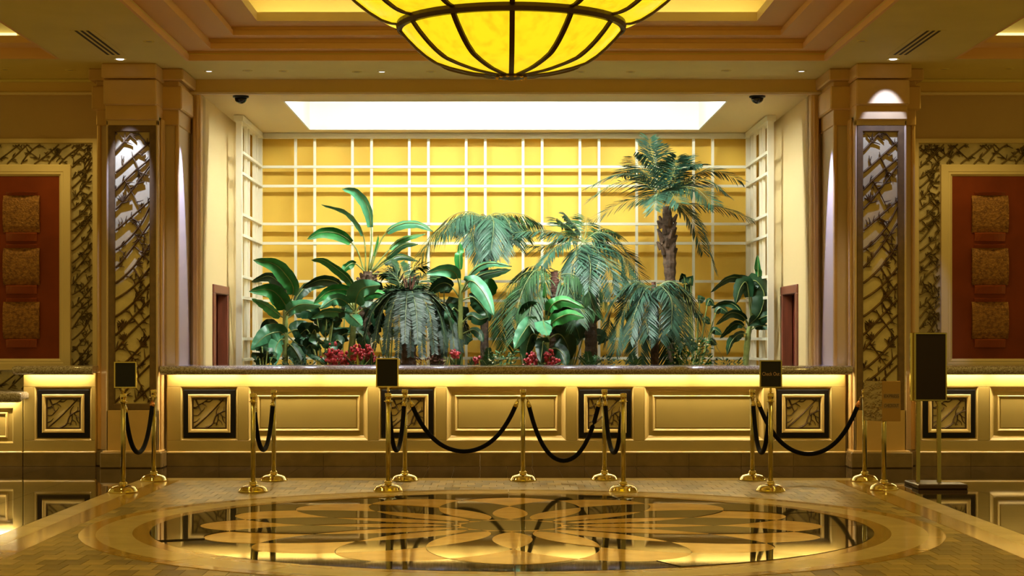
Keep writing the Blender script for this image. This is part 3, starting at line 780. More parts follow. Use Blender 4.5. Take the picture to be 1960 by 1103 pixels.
# ------------------------------------------------------------------ stanchions
def make_stanchion():
    s = bpy.data.objects.new('stanchion', None); COL.objects.link(s); ORG[s.name] = Vector((0, 0, 0))
    MB().lathe([(.144, 0), (.147, .006), (.146, .014), (.138, .021), (.132, .034), (.116, .050), (.090, .062), (.060, .069), (.042, .073), (.036, .080), (.042, .088), (.036, .100), (.026, .106)], n=32).build('base', 'brass', s, smooth=True)
    MB().lathe([(.024, .088), (.024, .915)], n=20).build('post', 'brasssatin', s, smooth=True)
    MB().lathe([(.026, .88), (.033, .884), (.033, .892), (.027, .896), (.027, .915), (.031, .925), (.033, .962), (.028, .970), (.004, .972)], n=20).build('cap', 'brass', s, smooth=True)
    MB().lathe([(.040, .886), (.043, .888), (.043, .891), (.040, .893)], n=20).build('hook_ring', 'brass', s)
    return s
proto = make_stanchion(); used = False
G_ST = 'brass rope stanchions'
def stanchion(px, d, label):
    global used
    x = PX(px, d)
    if not used: s = proto; used = True
    else:
        s = proto.copy(); COL.objects.link(s)
        for c in proto.children:
            k = c.copy(); COL.objects.link(k); k.parent = s
    s.location = (x, d, 0); ORG[s.name] = Vector((x, d, 0))
    tag(s, label, 'stanchion', G_ST)
    return s
SP = {}
data = [
 (1, 236, 17.42, 'brass stanchion topped by a blank black sign in front of the left column'),
 (2, 294.5, 18.84, 'plain brass stanchion in front of the right edge of the left column'),
 (3, 484.5, 17.47, 'leftmost plain stanchion before the desk, nearer the medallion'),
 (4, 524, 18.84, 'plain stanchion before the left wide panel, nearer the desk'),
 (5, 743, 17.55, 'brass stanchion topped by a blank black sign before the middle of the desk'),
 (6, 775, 18.86, 'plain stanchion just right of the central blank sign, two ropes hooked on'),
 (7, 1001, 18.84, 'lone plain stanchion at the centre of the desk, where two long ropes meet'),
 (8, 1157, 18.95, 'plain stanchion before the third carved square, nearer the desk'),
 (9, 1193, 17.5, 'plain stanchion before the third carved square, nearer the medallion'),
 (10, 1440, 18.92, 'plain stanchion just left of the check out sign'),
 (11, 1475, 17.55, 'brass stanchion carrying the black check out sign'),
 (12, 1655, 18.82, 'plain stanchion in front of the right column, end of the rightmost rope'),
 (13, 1692, 17.72, 'brass stand carrying the express checkout plates before the right column')]
for n, px, d, lab in data: SP[n] = stanchion(px, d, lab)
def text_obj(name, body, size, m, parent, loc, width=None, ext=.0008):
    cu = bpy.data.curves.new(name, 'FONT'); cu.body = body; cu.size = size; cu.align_x = 'CENTER'; cu.align_y = 'CENTER'; cu.extrude = ext
    t = bpy.data.objects.new('tmp', cu); COL.objects.link(t)
    bpy.context.view_layer.update()
    me = bpy.data.meshes.new_from_object(t.evaluated_get(bpy.context.evaluated_depsgraph_get()))
    bpy.data.objects.remove(t); bpy.data.curves.remove(cu)
    sc = 1.0
    if width:
        xs = [v.co.x for v in me.vertices]; sc = width/(max(xs)-min(xs))
    for v in me.vertices: v.co = Vector((v.co.x*sc, -v.co.z, v.co.y))
    me.materials.clear(); me.materials.append(MATS[m])
    o = bpy.data.objects.new(name, me); COL.objects.link(o); o.parent = parent; o.location = loc
    ORG[o.name] = ORG[parent.name]
    return o
def board(s, w, h, zc, dx=0.0, frame='brass', face='signblack', rz=0.0, text=None, fw=.016):
    x, y, _ = ORG[s.name]
    e = MB()
    e.frame(-w/2, w/2, -h/2, h/2, 0, [(fw, 0), (fw, -.006), (0, -.006), (0, .008), (.004, .012), (fw-.004, .012), (fw, .006), (fw, 0)])
    f = e.build('sign_frame', frame, s, world=False); f.location = (dx, -.01, zc); f.rotation_euler = (0, 0, rz)
    m = MB().box(-w/2+fw*.7, w/2-fw*.7, -.002, .004, -h/2+fw*.7, h/2-fw*.7).build('sign_face', face, s, world=False)
    m.location = (dx, -.01, zc); m.rotation_euler = (0, 0, rz)
    MB().lathe([(.008, .965), (.010, .985), (.020, .99), (.012, 1.0), (.010, zc-h/2+.004)]).build('sign_stem', 'brass', s, world=False)
    if text: text_obj('lettering', text, .05, 'lettergold', s, (dx, -.0135, zc+.0), width=w-2*fw-.02)
board(SP[1], .225, .262, 1.152, .024, rz=R(-4))
board(SP[5], .225, .29, 1.172, -.008, rz=R(-3))
board(SP[11], .222, .275, 1.158, .0, text='Check Out', frame='brasssatin')
# express checkout: two plates set in a V
s13 = SP[13]
for c in list(s13.children):
    if c.name.startswith('hook_ring'): bpy.data.objects.remove(c)
    elif c.name.startswith('cap'): bpy.data.objects.remove(c)
plate = MB().bbox(-.092, .092, -.006, .006, -.20, .20, .003).build('sign_plate', 'bronzeplate', s13, world=False)
plate.location = (.066, -.03, .885)
for zz, tx in ((.05, 'EXPRESS'), (-.045, 'CHECKOUT')):
    MB().box(-.08, .08, -.0095, -.006, zz-.026, zz+.026).build('letter_band', 'letterband', plate, world=False)
    text_obj('lettering', tx, .045, 'letterdark', plate, (0, -.0115, zz), width=.145)
p2 = MB().bbox(-.125, .125, -.006, .006, -.20, .20, .003).build('sign_plate', 'mirrorbrass', s13, world=False)
p2.location = (-.088, .07, .885); p2.rotation_euler = (0, 0, R(-52)); p2['label'] = 'polished brass back plate'
MB().tube([(0, 0, .9), (0, -.02, .95), (.03, -.02, .95)], .012, 8).build('bracket', 'brass', s13, world=False)

# ropes
def rope(a, b, ybot, label, pxb=None, cop=False):
    A = ORG[SP[a].name]; B = ORG[SP[b].name]
    d = (B-A); d.z = 0; u = d.normalized(); L = d.length
    A0 = A + u*.045 + Vector((0, 0, .878)); B0 = B - u*.045 + Vector((0, 0, .878))
    dm = (A.y+B.y)/2; zb = PZ(ybot, dm) + .02
    n = 29; pts = []
    sag = .878 - zb
    # parabola / catenary of the measured sag
    kk = 2.2
    for i in range(n):
        t = i/(n-1); s = (math.cosh(kk*(2*t-1))-1)/(math.cosh(kk)-1)
        p = A0.lerp(B0, t); p.z = zb + sag*s; pts.append(p)
    # arc length to cut ferrules
    ln = [0]
    for i in range(1, n): ln.append(ln[-1] + (pts[i]-pts[i-1]).length)
    def at(s):
        for i in range(1, n):
            if ln[i] >= s: return pts[i-1].lerp(pts[i], (s-ln[i-1])/max(1e-6, ln[i]-ln[i-1]))
        return pts[-1]
    T = ln[-1]
    r = thing('barrier_rope', tuple((A0+B0)/2 - Vector((0, 0, sag))), label, 'rope', 'black velvet barrier ropes')
    MB().tube([at(.09 + (T-.18)*i/40) for i in range(41)], .0235, 12).build('cord', 'velvet', r, smooth=True)
    for s0, s1, s2 in ((.03, .10, .0), (T-.03, T-.10, T)):
        MB().tube([at(s0), at((s0+s1)/2), at(s1)], [.014, .025, .026], 12).build('ferrule', 'copper' if (cop and s2 > 0) else 'brass', r, smooth=True)
        e = at(s2); f = at(s0)
        MB().tube([f, f.lerp(e, .5)+Vector((0, 0, .012)), e+Vector((0, 0, .018)), e+Vector((0, 0, .004))], .006, 8).build('hook', 'brass', r, smooth=True)
rope(1, 2, 870, 'black velvet rope hanging in front of the left column', cop=True)
rope(3, 4, 865, 'black velvet rope before the left wide desk panel')
rope(5, 6, 866, 'black velvet rope running back from the central blank sign')
rope(6, 7, 868, 'long black velvet rope sweeping left of the centre stanchion')
rope(7, 8, 886, 'long black velvet rope hanging lowest, right of the centre stanchion')
rope(9, 8, 870, 'black velvet rope before the third carved square')
rope(10, 11, 870, 'black velvet rope running back from the check out sign')
rope(10, 12, 873, 'long black velvet rope from the check out sign to the right column', cop=True)

# tall notice board
nb = thing('notice_board', (PX(1778, 18.0), 18.0, 0), 'tall dark brown notice board in a brass frame on two posts before the right desk', 'sign')
x0, x1 = PX(1749, 18.0), PX(1811, 18.0); z0, z1 = PZ(768, 18.0), PZ(637, 18.0)
MB().bbox(x0+.012, x1-.012, 17.975, 18.01, z0+.012, z1-.012, .004).build('board', 'signbrown', nb)
MB().frame(x0, x1, z0, z1, 17.975, [(.0, -.05), (0, .008), (.004, .012), (.014, .012), (.018, .006), (.018, -.002)]).build('board_frame', 'brasssatin', nb)
MB().bbox(x0-.03, x0+.0, 18.02, 18.055, z0, z1-.0, .005).build('side_rail', 'brass', nb)
for px in (1757, 1797): MB().bbox(PX(px, 18.03)-.02, PX(px, 18.03)+.02, 18.01, 18.05, .04, z0+.02, .006).build('post', 'brasssatin', nb)
MB().bbox(PX(1737, 18.35), PX(1800, 18.35), 18.12, 18.5, 0, .035, .008).build('foot', 'darkwood', nb)
MB().bbox(PX(1752, 17.9), PX(1846, 17.9), 17.76, 18.06, 0, .05, .01).build('foot', 'darkwood', nb)

# ------------------------------------------------------------------ planting
SOIL = .80
pl = thing('planter', (0, 24.4, 0), 'long raised planter bed behind the reception desk holding the palms', 'planter')
MB().loops([[(-3.5, 23.0, z), (3.5, 23.0, z), (3.5, 25.8, z), (-3.5, 25.8, z)] for z in (0, .86)] +
           [[(-3.44, 23.06, z), (3.44, 23.06, z), (3.44, 25.74, z), (-3.44, 25.74, z)] for z in (.86, .5)], True, True, True).build('planter_wall', 'planter', pl)
MB().box(-3.44, 3.44, 23.06, 25.74, .5, SOIL).build('soil', 'soil', pl)

rg = random.Random(11)
def frond(parent, pts, m='palmleaf', n=30, ll=.26, droop=.35, wd=.016, t0=.16, rollv=.5, fwd=.6, rr=.008):
    C = catmull(pts, 28); mb = MB()
    N = len(C)
    mb.tube(C, [rr*(1-.75*i/(N-1)) for i in range(N)], 5, mi=1)
    up = Vector((0, 0, 1)); cy = Vector((0, -1, 0))
    roll = rg.uniform(-rollv, rollv)
    for i in range(n):
        t = t0 + (1-t0)*i/(n-1); u = t*(N-1); k = min(int(u), N-2); P = C[k].lerp(C[k+1], u-k)
        T = (C[min(k+2, N-1)]-C[max(k-1, 0)]).normalized()
        S_ = T.cross(up)
        if S_.length < .2: S_ = T.cross(cy)
        S_.normalize(); Nn = S_.cross(T).normalized()
        l = ll*(.35 + .65*math.sin(PI*min(1, (.12+.80*t))**.85))*rg.uniform(.85, 1.12)
        for s in (-1, 1):
            dr = droop*(1 - .85*max(0, -T.z))
            D = T*(fwd*.8+.45*t) + (S_*math.cos(roll) + Nn*math.sin(roll))*s*.95 + Nn*.15 - up*dr*rg.uniform(.5, 1.2) + Vector((rg.uniform(-.1, .1), rg.uniform(-.1, .1), rg.uniform(-.1, .1)))
            D.normalize()
            W = D.cross(Nn)
            if W.length < .1: W = D.cross(S_)
            W = (W.normalized() + Vector((0, 0, rg.uniform(-.4, .4)))).normalized()*wd*.5
            p1 = P + D*l*.4 - up*droop*l*.05; p2 = P + D*l*.78 - up*droop*l*.20; p3 = P + D*l - up*droop*l*.36
            mb.add([P, p1+W, p1-W, p2+W*.75, p2-W*.75, p3], [(0, 1, 2), (1, 3, 4, 2), (3, 5, 4)])
    return mb.build('frond', [m, 'rachis'], parent)
def fpx(parent, d, L, dd=0.0, **k):
    # L: (px, py) points along the midrib; the tip leans dd metres out of the crown's plane
    n = len(L); return frond(parent, [P3(x, y, d + dd*i/(n-1)) for i, (x, y) in enumerate(L)], **k)
def trunk(parent, pts, rad, m='trunk', n=10, rings=40, name='trunk'):
    C = catmull(pts, rings); k = len(rad)
    rr = []
    for i in range(rings):
        u = i/(rings-1)*(k-1); a = min(int(u), k-2); r = rad[a] + (rad[a+1]-rad[a])*(u-a)
        rr.append(r*(1.0 if i % 2 else .90))
    return MB().tube(C, rr, n).build(name, m, parent, smooth=False)
def boots(parent, c, r, n, hh, m='trunk'):
    mb = MB()
    for i in range(n):
        a = i*2.4; z = -hh*(i/n); p = c + Vector((math.cos(a)*r*.8, math.sin(a)*r*.8, z))
        q = p + Vector((math.cos(a)*r*.6, math.sin(a)*r*.6, hh*.22))
        mb.tube([p, q], [r*.42, r*.16], 5)
    return mb.build('frond_stubs', m, parent)
def plant(name, px, d, label, cat, group=None): return thing(name, (PX(px, d), d, SOIL), label, cat, group)

# tall palm at the right
d = 25.0
p = plant('palm_tree', 1281, d, 'tallest palm with one slim trunk, standing at the right of the plant niche', 'palm', 'indoor palms')
trunk(p, [P3(1284, 752, d), P3(1284, 600, d), P3(1281, 480, d), P3(1276, 395, d)], [.062, .058, .060, .10, .095, .06])
boots(p, P3(1277, 425, d), .10, 22, .50)
c = (1274, 388)
for L, dd in [([c,(1258,330),(1248,292),(1243,266)],.2), ([c,(1225,340),(1180,334),(1131,356)],-.2), ([c,(1230,350),(1178,352),(1129,380)],-.6), ([c,(1235,378),(1190,388),(1127,424)],.1),
              ([c,(1268,340),(1264,305),(1262,280)],.5), ([c,(1288,335),(1300,310),(1320,298)],.2), ([c,(1295,340),(1318,318),(1340,314)],-.3), ([c,(1315,345),(1362,325),(1416,344)],.1),
              ([c,(1315,352),(1355,345),(1390,372)],-.5), ([c,(1315,390),(1375,396),(1440,420)],.1), ([c,(1310,398),(1340,430),(1367,512)],-.3), ([c,(1300,395),(1325,425),(1345,480)],.3),
              ([c,(1268,372),(1280,365),(1300,388)],-.9), ([c,(1262,372),(1258,372),(1252,400)],-.9), ([c,(1245,340),(1215,322),(1190,330)],.6), ([c,(1285,340),(1290,318),(1296,300)],-.4),
              ([c,(1255,352),(1228,320),(1212,300)],-.4), ([c,(1292,362),(1330,360),(1366,392)],-.7)]:
    fpx(p, d, L, dd, m='palmleafblue', n=40, ll=.34, droop=.35, wd=.019)
# middle palm with arching fronds
d = 24.8
p = plant('palm_tree', 927, d, 'palm with arching fronds and a thin bare trunk, left of the centre of the niche', 'palm', 'indoor palms')
trunk(p, [P3(928, 752, d), P3(927, 600, d), P3(927, 500, d), P3(930, 422, d)], [.070, .062, .060, .08, .06])
boots(p, P3(929, 452, d), .07, 16, .40)
c = (931, 418)
for L, dd in [([c,(890,412),(840,440),(795,500)],-.2), ([c,(895,405),(855,420),(815,470)],.3), ([c,(970,408),(1005,412),(1032,426)],.2), ([c,(935,415),(928,450),(926,495)],-.7), ([c,(942,415),(955,440),(958,488)],-.7),
              ([c,(915,415),(905,440),(908,478)],-.6), ([c,(960,412),(975,430),(985,465)],-.4), ([c,(905,408),(875,415),(848,448)],-.5), ([c,(950,408),(985,420),(1000,450)],.4), ([c,(925,410),(915,420),(890,470)],.4), ([c,(938,412),(945,430),(940,480)],-.9)]:
    fpx(p, d, L, dd, m='palmleafblue' if dd < -.3 else 'palmleaf', n=42, ll=.38, droop=.95, wd=.019)
# palm right of centre
d = 24.5
p = plant('palm_tree', 1131, d, 'bushy palm with a ringed trunk between the centre and the tallest palm', 'palm', 'indoor palms')
trunk(p, [P3(1132, 752, d), P3(1131, 640, d), P3(1130, 560, d), P3(1122, 470, d)], [.105, .092, .09, .12, .08])
boots(p, P3(1124, 505, d), .10, 18, .40)
c = (1117, 462)
for L, dd in [([c,(1080,448),(1035,440),(982,446)],-.2), ([c,(1085,462),(1058,478),(1038,506)],-.5), ([c,(1095,440),(1080,428),(1066,418)],.3), ([c,(1108,440),(1095,425),(1084,412)],.1), ([c,(1122,440),(1122,425),(1120,415)],.4),
              ([c,(1145,445),(1175,455),(1200,484)],-.1), ([c,(1150,462),(1190,490),(1205,540)],-.3), ([c,(1150,455),(1195,485),(1232,540)],.2), ([c,(1135,470),(1160,505),(1172,560)],-.7), ([c,(1120,475),(1130,505),(1128,555)],-.9),
              ([c,(1105,475),(1100,500),(1095,545)],-.7), ([c,(1140,480),(1180,520),(1192,560)],-.6), ([c,(1075,455),(1045,470),(1010,470)],.4), ([c,(1140,445),(1160,438),(1185,450)],.4)]:
    fpx(p, d, L, dd, m='palmleaf' if dd > .2 else 'palmleafblue', n=40, ll=.34, droop=.55, wd=.019)
# low palm in the middle
d = 24.0
p = plant('palm_tree', 1063, d, 'low palm with a reddish trunk tip, drooping left of the ringed trunk', 'palm', 'indoor palms')
trunk(p, [P3(1060, 752, d), P3(1062, 640, d), P3(1064, 560, d)], [.09, .08, .075])
trunk(p, [P3(1064, 575, d), P3(1062, 545, d), P3(1061, 520, d)], [.06, .075, .05], 'trunkred', name='trunk_tip')
c = (1060, 528)
for L, dd in [([c,(1010,520),(972,560),(957,636)],-.1), ([c,(1030,515),(1005,545),(986,600)],-.4), ([c,(1020,530),(995,570),(985,645)],-.5), ([c,(1100,535),(1140,542),(1162,575)],-.2), ([c,(1095,525),(1120,545),(1140,600)],-.4),
              ([c,(1040,510),(1010,512),(985,530)],.3), ([c,(1080,515),(1105,505),(1130,520)],.3), ([c,(1035,540),(1018,580),(1012,620)],-.7), ([c,(1000,540),(965,590),(968,660)],.1), ([c,(1085,545),(1100,575),(1105,615)],-.6)]:
    fpx(p, d, L, dd, m='palmleaf', n=42, ll=.36, droop=.9, wd=.019)
# front palm at the right
d = 23.6
p = plant('palm_tree', 1253, d, 'short drooping palm with a dark stout trunk in front of the tallest palm', 'palm', 'indoor palms')
trunk(p, [P3(1253, 760, d), P3(1253, 640, d), P3(1252, 556, d)], [.062, .058, .06])
trunk(p, [P3(1252, 562, d), P3(1251, 540, d)], [.04, .03], 'trunkred', name='trunk_tip', rings=8)
c = (1252, 554)
for L, dd in [([c,(1215,540),(1182,565),(1157,610)],-.1), ([c,(1220,552),(1190,605),(1178,672)],-.3), ([c,(1215,545),(1175,580),(1160,650)],.2), ([c,(1245,560),(1236,600),(1240,640)],-.7), ([c,(1255,560),(1262,600),(1262,650)],-.7),
              ([c,(1285,540),(1325,580),(1368,662)],-.1), ([c,(1280,548),(1320,600),(1362,694)],-.3), ([c,(1275,550),(1295,600),(1310,660)],-.6), ([c,(1235,555),(1215,600),(1205,650)],-.6), ([c,(1280,538),(1310,555),(1340,610)],.3),
              ([c,(1235,600),(1225,650),(1222,700)],-.2), ([c,(1270,600),(1280,650),(1285,695)],.2), ([c,(1230,545),(1210,560),(1195,600)],.4), ([c,(1265,548),(1285,575),(1285,630)],-.8)]:
    fpx(p, d, L, dd, m='palmleafblue', n=44, ll=.32, droop=.7, wd=.019)
# cycads at the left
def cycad(px, py, d, label, tips, tr, upright=True):
    p = plant('cycad', px, d, label, 'cycad', 'cycads')
    trunk(p, [P3(px, 760, d), P3(px, py+60, d), P3(px, py+6, d)], [tr, tr*1.05, tr*.8])
    for (tx, ty, dd) in tips:
        fpx(p, d, [(px, py), (px+(tx-px)*.35, py-14), (px+(tx-px)*.8, py+(ty-py)*.30), (tx, ty)], dd, m='cycadleaf', n=60, ll=.13, droop=.04, wd=.027, t0=.05, fwd=.6, rollv=.2)
    if upright:
        mb = MB()
        for k in range(9):
            a = k*.7; b = P3(px, py, d); q = b + Vector((math.cos(a)*.05, math.sin(a)*.05, .16)); q2 = b + Vector((math.cos(a)*.09, math.sin(a)*.09, .27+.02*(k % 3))); mb.tube([b, q, q2, q2+Vector((math.cos(a)*.02, 0, -.03))], [.012, .01, .006, .004], 5)
        mb.build('new_shoots', 'trunkred', p)
    return p
cycad(783, 572, 23.6, 'grey-green cycad with a spray of upright brown shoots, behind the central blank sign',
      [(694, 618, .1), (698, 648, -.1), (716, 668, -.2), (738, 676, -.5), (762, 682, -.7), (786, 680, -.8), (808, 680, -.7), (832, 674, -.5), (854, 660, -.2), (868, 640, -.1), (870, 612, .2), (722, 606, .4), (845, 596, .4), (775, 655, -1.0), (800, 655, -1.0)], .10)
cycad(836, 600, 24.3, 'second grey-green cycad half hidden behind the one with brown shoots',
      [(890, 655, -.1), (882, 670, -.4), (870, 676, -.6), (850, 680, -.7), (880, 630, .2), (862, 640, -.4), (800, 660, -.4), (895, 635, .1)], .10, False)
p = plant('palm_tree', 772, 24.4, 'small feathery palm with upright fronds rising behind the grey-green cycads', 'palm', 'indoor palms')
trunk(p, [P3(772, 752, 24.4), P3(772, 580, 24.4)], [.05, .045])
for L, dd in [([(772,585),(765,545),(752,525),(735,522)],.0), ([(772,585),(778,545),(790,515),(812,508)],.1), ([(772,585),(755,560),(735,555),(715,570)],-.2), ([(772,585),(785,560),(805,545),(830,560)],-.2), ([(772,585),(772,550),(770,525),(765,505)],.2), ([(772,585),(790,550),(815,530),(840,530)],.3)]:
    fpx(p, 24.4, L, dd, m='palmleaf', n=36, ll=.30, droop=.3, wd=.022)

# broad-leaf plants
def blade(parent, pts, W, m='bananaleaf', roll=.3, fold=.25, pet=.25, wav=.05):
    C = catmull(pts, 22); mb = MB(); N = len(C)
    k0 = int(pet*(N-1))
    mb.tube(C[:k0+2], [.013 - .004*i/(k0+1) for i in range(k0+2)], 6, mi=1)
    Yv = Vector((0, -1, 0)); L = []
    for i in range(k0, N):
        t = (i-k0)/(N-1-k0); T = (C[min(i+1, N-1)]-C[max(i-1, 0)]).normalized()
        A = T.cross(Yv)
        if A.length < .15: A = Vector((1, 0, 0))
        A.normalize(); B = A.cross(T).normalized()
        S_ = (A*math.cos(roll) + B*math.sin(roll)).normalized(); Nn = S_.cross(T).normalized()
        if Nn.z < 0: Nn = -Nn
        h = W*.5*(math.sin(PI*min(1, .06+.94*t)**.75)**.62 if t < .999 else .04)
        rw = []
        for s in (-1, -.55, 0, .55, 1):
            wv = wav*W*math.sin(i*1.9+s*2.1)*abs(s)
            rw.append(C[i] + S_*s*h - Nn*(abs(s)**1.3)*h*fold*2 + Nn*wv)
        L.append(rw)
    mb.loops(L, False)
    # pale midrib
    mb.tube([c + Vector((0, -.004, .004)) for c in C[k0:]], [.009*(1-.8*i/(N-k0)) for i in range(N-k0)], 5, mi=1)
    return mb.build('leaf', [m, 'stemgreen'], parent, smooth=True)
def lpx(parent, d, L, W, dd=0.0, **k):
    n = len(L); return blade(parent, [P3(x, y, d + dd*i/(n-1)) for i, (x, y) in enumerate(L)], W*d/FOC, **k)
G_B = 'broad-leaved plants'
d = 25.0
p = plant('banana_plant', 700, d, 'tall banana-like plant whose long leaves arch high above the left plants', 'banana plant', G_B)
trunk(p, [P3(698, 752, d), P3(700, 600, d), P3(704, 520, d)], [.07, .085, .11, .07])
boots(p, P3(704, 530, d), .11, 16, .34)
for L, W, dd, m, r in [([(705,520),(711,455),(705,400),(682,368),(655,362)], 22, -.2, 'paleleaf', .5), ([(700,520),(698,465),(686,430),(660,404),(615,392)], 15, .1, 'paleleaf', .9),
                    ([(697,520),(681,475),(652,450),(618,445),(588,458)], 24, -.2, 'bananaleaf', .3), ([(709,518),(731,457),(760,432),(798,428),(829,443)], 19, -.2, 'paleleaf', .5),
                    ([(712,518),(746,477),(772,457),(814,448)], 15, .2, 'bananaleaf', .6), ([(707,518),(714,490),(720,466),(724,450)], 10, 0, 'bananaleaf', 1.0), ([(712,520),(740,495),(770,470),(800,468)], 14, -.3, 'darkleaf', .5), ([(712,522),(735,505),(765,490),(800,500)], 16, .2, 'darkleaf', .5), ([(700,522),(680,505),(665,510),(650,530)], 16, -.2, 'bananaleaf', .4), ([(710,525),(730,525),(750,530),(765,550)], 16, -.3, 'darkleaf', .4)]:
    lpx(p, d, L, W, dd, m=m, roll=r, pet=.34)
d = 24.2
p = plant('banana_plant', 547, d, 'banana-like plant with big green leaves beside the left trellis', 'banana plant', G_B)
trunk(p, [P3(546, 752, d), P3(546, 650, d), P3(546, 594, d)], [.04, .042, .035], 'stemgreen', rings=16)
for L, W, dd, m, r in [([(548,600),(562,555),(545,524),(524,506),(485,498)], 34, -.2, 'bananaleaf', .2), ([(546,600),(549,556),(531,538),(512,529),(481,540)], 24, .2, 'darkleaf', .4),
                    ([(546,602),(549,590),(534,567),(514,555),(477,558)], 36, -.4, 'bananaleaf', .2), ([(548,604),(556,594),(578,583),(616,586)], 26, -.4, 'paleleaf', .3), ([(547,645),(534,636),(508,644),(481,670)], 36, -.4, 'paleleaf', .2),
                    ([(546,650),(536,652),(528,668),(524,702)], 30, -.5, 'paleleaf', .3), ([(548,640),(565,632),(585,635),(600,660)], 42, .1, 'darkleaf', .2), ([(548,600),(575,560),(595,545),(625,548)], 24, .3, 'darkleaf', .5), ([(545,660),(520,670),(505,685),(490,700)], 30, -.1, 'darkleaf', .3),
                    ([(546,655),(560,665),(575,690),(580,712)], 30, -.2, 'darkleaf', .4), ([(546,610),(530,600),(510,585),(482,572)], 22, .3, 'bananaleaf', .5), ([(548,610),(575,595),(600,600),(615,625)], 30, .4, 'darkleaf', .3), ([(548,640),(570,660),(590,665),(605,690)], 34, .3, 'darkleaf', .3), ([(544,630),(525,620),(510,625),(500,650)], 26, .3, 'darkleaf', .4)]:
    lpx(p, d, L, W, dd, m=m, roll=r, pet=.22)
d = 23.9
p = plant('banana_plant', 676, d, 'banana-like plant with overlapping bright and pale leaves left of the cycads', 'banana plant', G_B)
trunk(p, [P3(670, 752, d), P3(674, 660, d), P3(680, 590, d)], [.05, .05, .03], 'stemgreen', rings=16)
for L, W, dd, m, r in [([(680,595),(677,555),(668,535),(649,518),(620,499),(596,498)], 20, .1, 'bananaleaf', .5), ([(678,595),(653,550),(636,538),(610,537),(578,552)], 24, .3, 'darkleaf', .4), ([(678,595),(669,560),(647,555),(625,561),(600,582)], 26, -.2, 'bananaleaf', .3),
                    ([(678,596),(660,577),(640,573),(612,592)], 24, -.4, 'paleleaf', .3), ([(681,596),(682,574),(694,553),(728,546)], 40, -.4, 'paleleaf', .1), ([(682,596),(700,567),(723,561),(746,571)], 20, -.1, 'bananaleaf', .4),
                    ([(680,598),(670,602),(680,612),(692,624)], 26, -.5, 'paleleaf', .2), ([(678,610),(655,600),(625,597),(596,610)], 20, -.3, 'paleleaf', .5), ([(676,610),(645,610),(625,620),(622,646)], 34, -.1, 'darkleaf', .2), ([(682,600),(700,590),(715,600),(722,630)], 34, .2, 'darkleaf', .3),
                    ([(675,640),(660,640),(645,655),(640,684)], 30, -.2, 'darkleaf', .3), ([(676,640),(690,640),(700,660),(700,690)], 26, 0, 'darkleaf', .4)]:
    lpx(p, d, L, W, dd, m=m, roll=r, pet=.24)
d = 24.0
p = plant('banana_plant', 881, d, 'banana-like plant with one tightly rolled upright leaf at the centre left', 'banana plant', G_B)
trunk(p, [P3(880, 752, d), P3(881, 640, d), P3(882, 545, d)], [.045, .042, .03], 'stemgreen', rings=16)
lpx(p, d, [(881,560),(881,525),(880,495),(880,464)], 17, 0, m='bananaleaf', roll=.2, pet=.45, fold=.6)
for L, W, dd, m, r in [([(882,560),(872,525),(850,517),(815,524)], 26, -.3, 'paleleaf', .2), ([(882,560),(905,520),(935,504),(980,510)], 16, -.2, 'paleleaf', .6), ([(882,562),(900,538),(925,560),(945,604)], 32, -.5, 'paleleaf', .2),
                    ([(882,562),(915,530),(950,520),(978,516)], 20, .1, 'darkleaf', .5), ([(880,570),(860,545),(840,545),(818,565)], 28, .1, 'darkleaf', .3), ([(884,575),(905,570),(925,590),(938,615)], 30, .1, 'darkleaf', .3), ([(883,620),(900,605),(918,612),(935,608)], 22, -.3, 'darkleaf', .3),
                    ([(884,560),(910,545),(935,550),(945,565)], 34, .3, 'bananaleaf', .2), ([(880,600),(868,590),(862,610),(858,640)], 24, -.2, 'darkleaf', .3), ([(884,640),(905,632),(918,640),(924,655)], 18, -.2, 'darkleaf', .3)]:
    lpx(p, d, L, W, dd, m=m, roll=r, pet=.24)
d = 23.5
p = plant('broadleaf_plant', 1050, d, 'dark glossy broad-leaved plant below the low central palm', 'plant', G_B)
trunk(p, [P3(1045, 752, d), P3(1047, 660, d), P3(1045, 590, d)], [.035, .035, .02], 'stemgreen', rings=14)
lpx(p, d, [(1046,620),(1044,590),(1044,565),(1043,540)], 9, 0, m='bananaleaf', roll=.4, pet=.3, fold=.5)
for L, W, dd, m, r in [([(1046,612),(1056,586),(1080,575),(1119,590)], 26, -.3, 'bananaleaf', .4), ([(1046,625),(1060,595),(1085,588),(1116,604)], 34, -.1, 'darkleaf', .2), ([(1046,630),(1065,612),(1090,602),(1118,608)], 26, -.5, 'bananaleaf', .4), ([(1046,640),(1070,620),(1100,625),(1110,650)], 44, .1, 'darkleaf', .2),
                    ([(1045,625),(1040,614),(1042,625),(1048,642)], 32, -.6, 'paleleaf', .15), ([(1044,630),(1020,618),(1000,640),(985,668)], 30, -.4, 'paleleaf', .3), ([(1045,615),(1025,590),(1005,595),(998,618)], 30, .1, 'darkleaf', .3), ([(1045,650),(1020,640),(1010,660),(1005,690)], 34, -.1, 'darkleaf', .2),
                    ([(1047,650),(1070,640),(1085,660),(1090,690)], 40, .1, 'darkleaf', .2), ([(1047,670),(1065,668),(1078,680),(1084,700)], 30, -.3, 'darkleaf', .2), ([(1045,660),(1040,655),(1038,670),(1035,695)], 26, -.4, 'darkleaf', .3)]:
    lpx(p, d, L, W, dd, m=m, roll=r, pet=.2)
d = 24.4
p = plant('banana_plant', 1431, d, 'dark banana-like plant with a rolled upright leaf beside the right trellis', 'banana plant', G_B)
trunk(p, [P3(1424, 752, d), P3(1430, 660, d), P3(1438, 610, d)], [.04, .045, .03], 'stemgreen', rings=16)
lpx(p, d, [(1438,620),(1448,560),(1451,525),(1450,488)], 13, 0, m='bananaleaf', roll=.3, pet=.55, fold=.6)
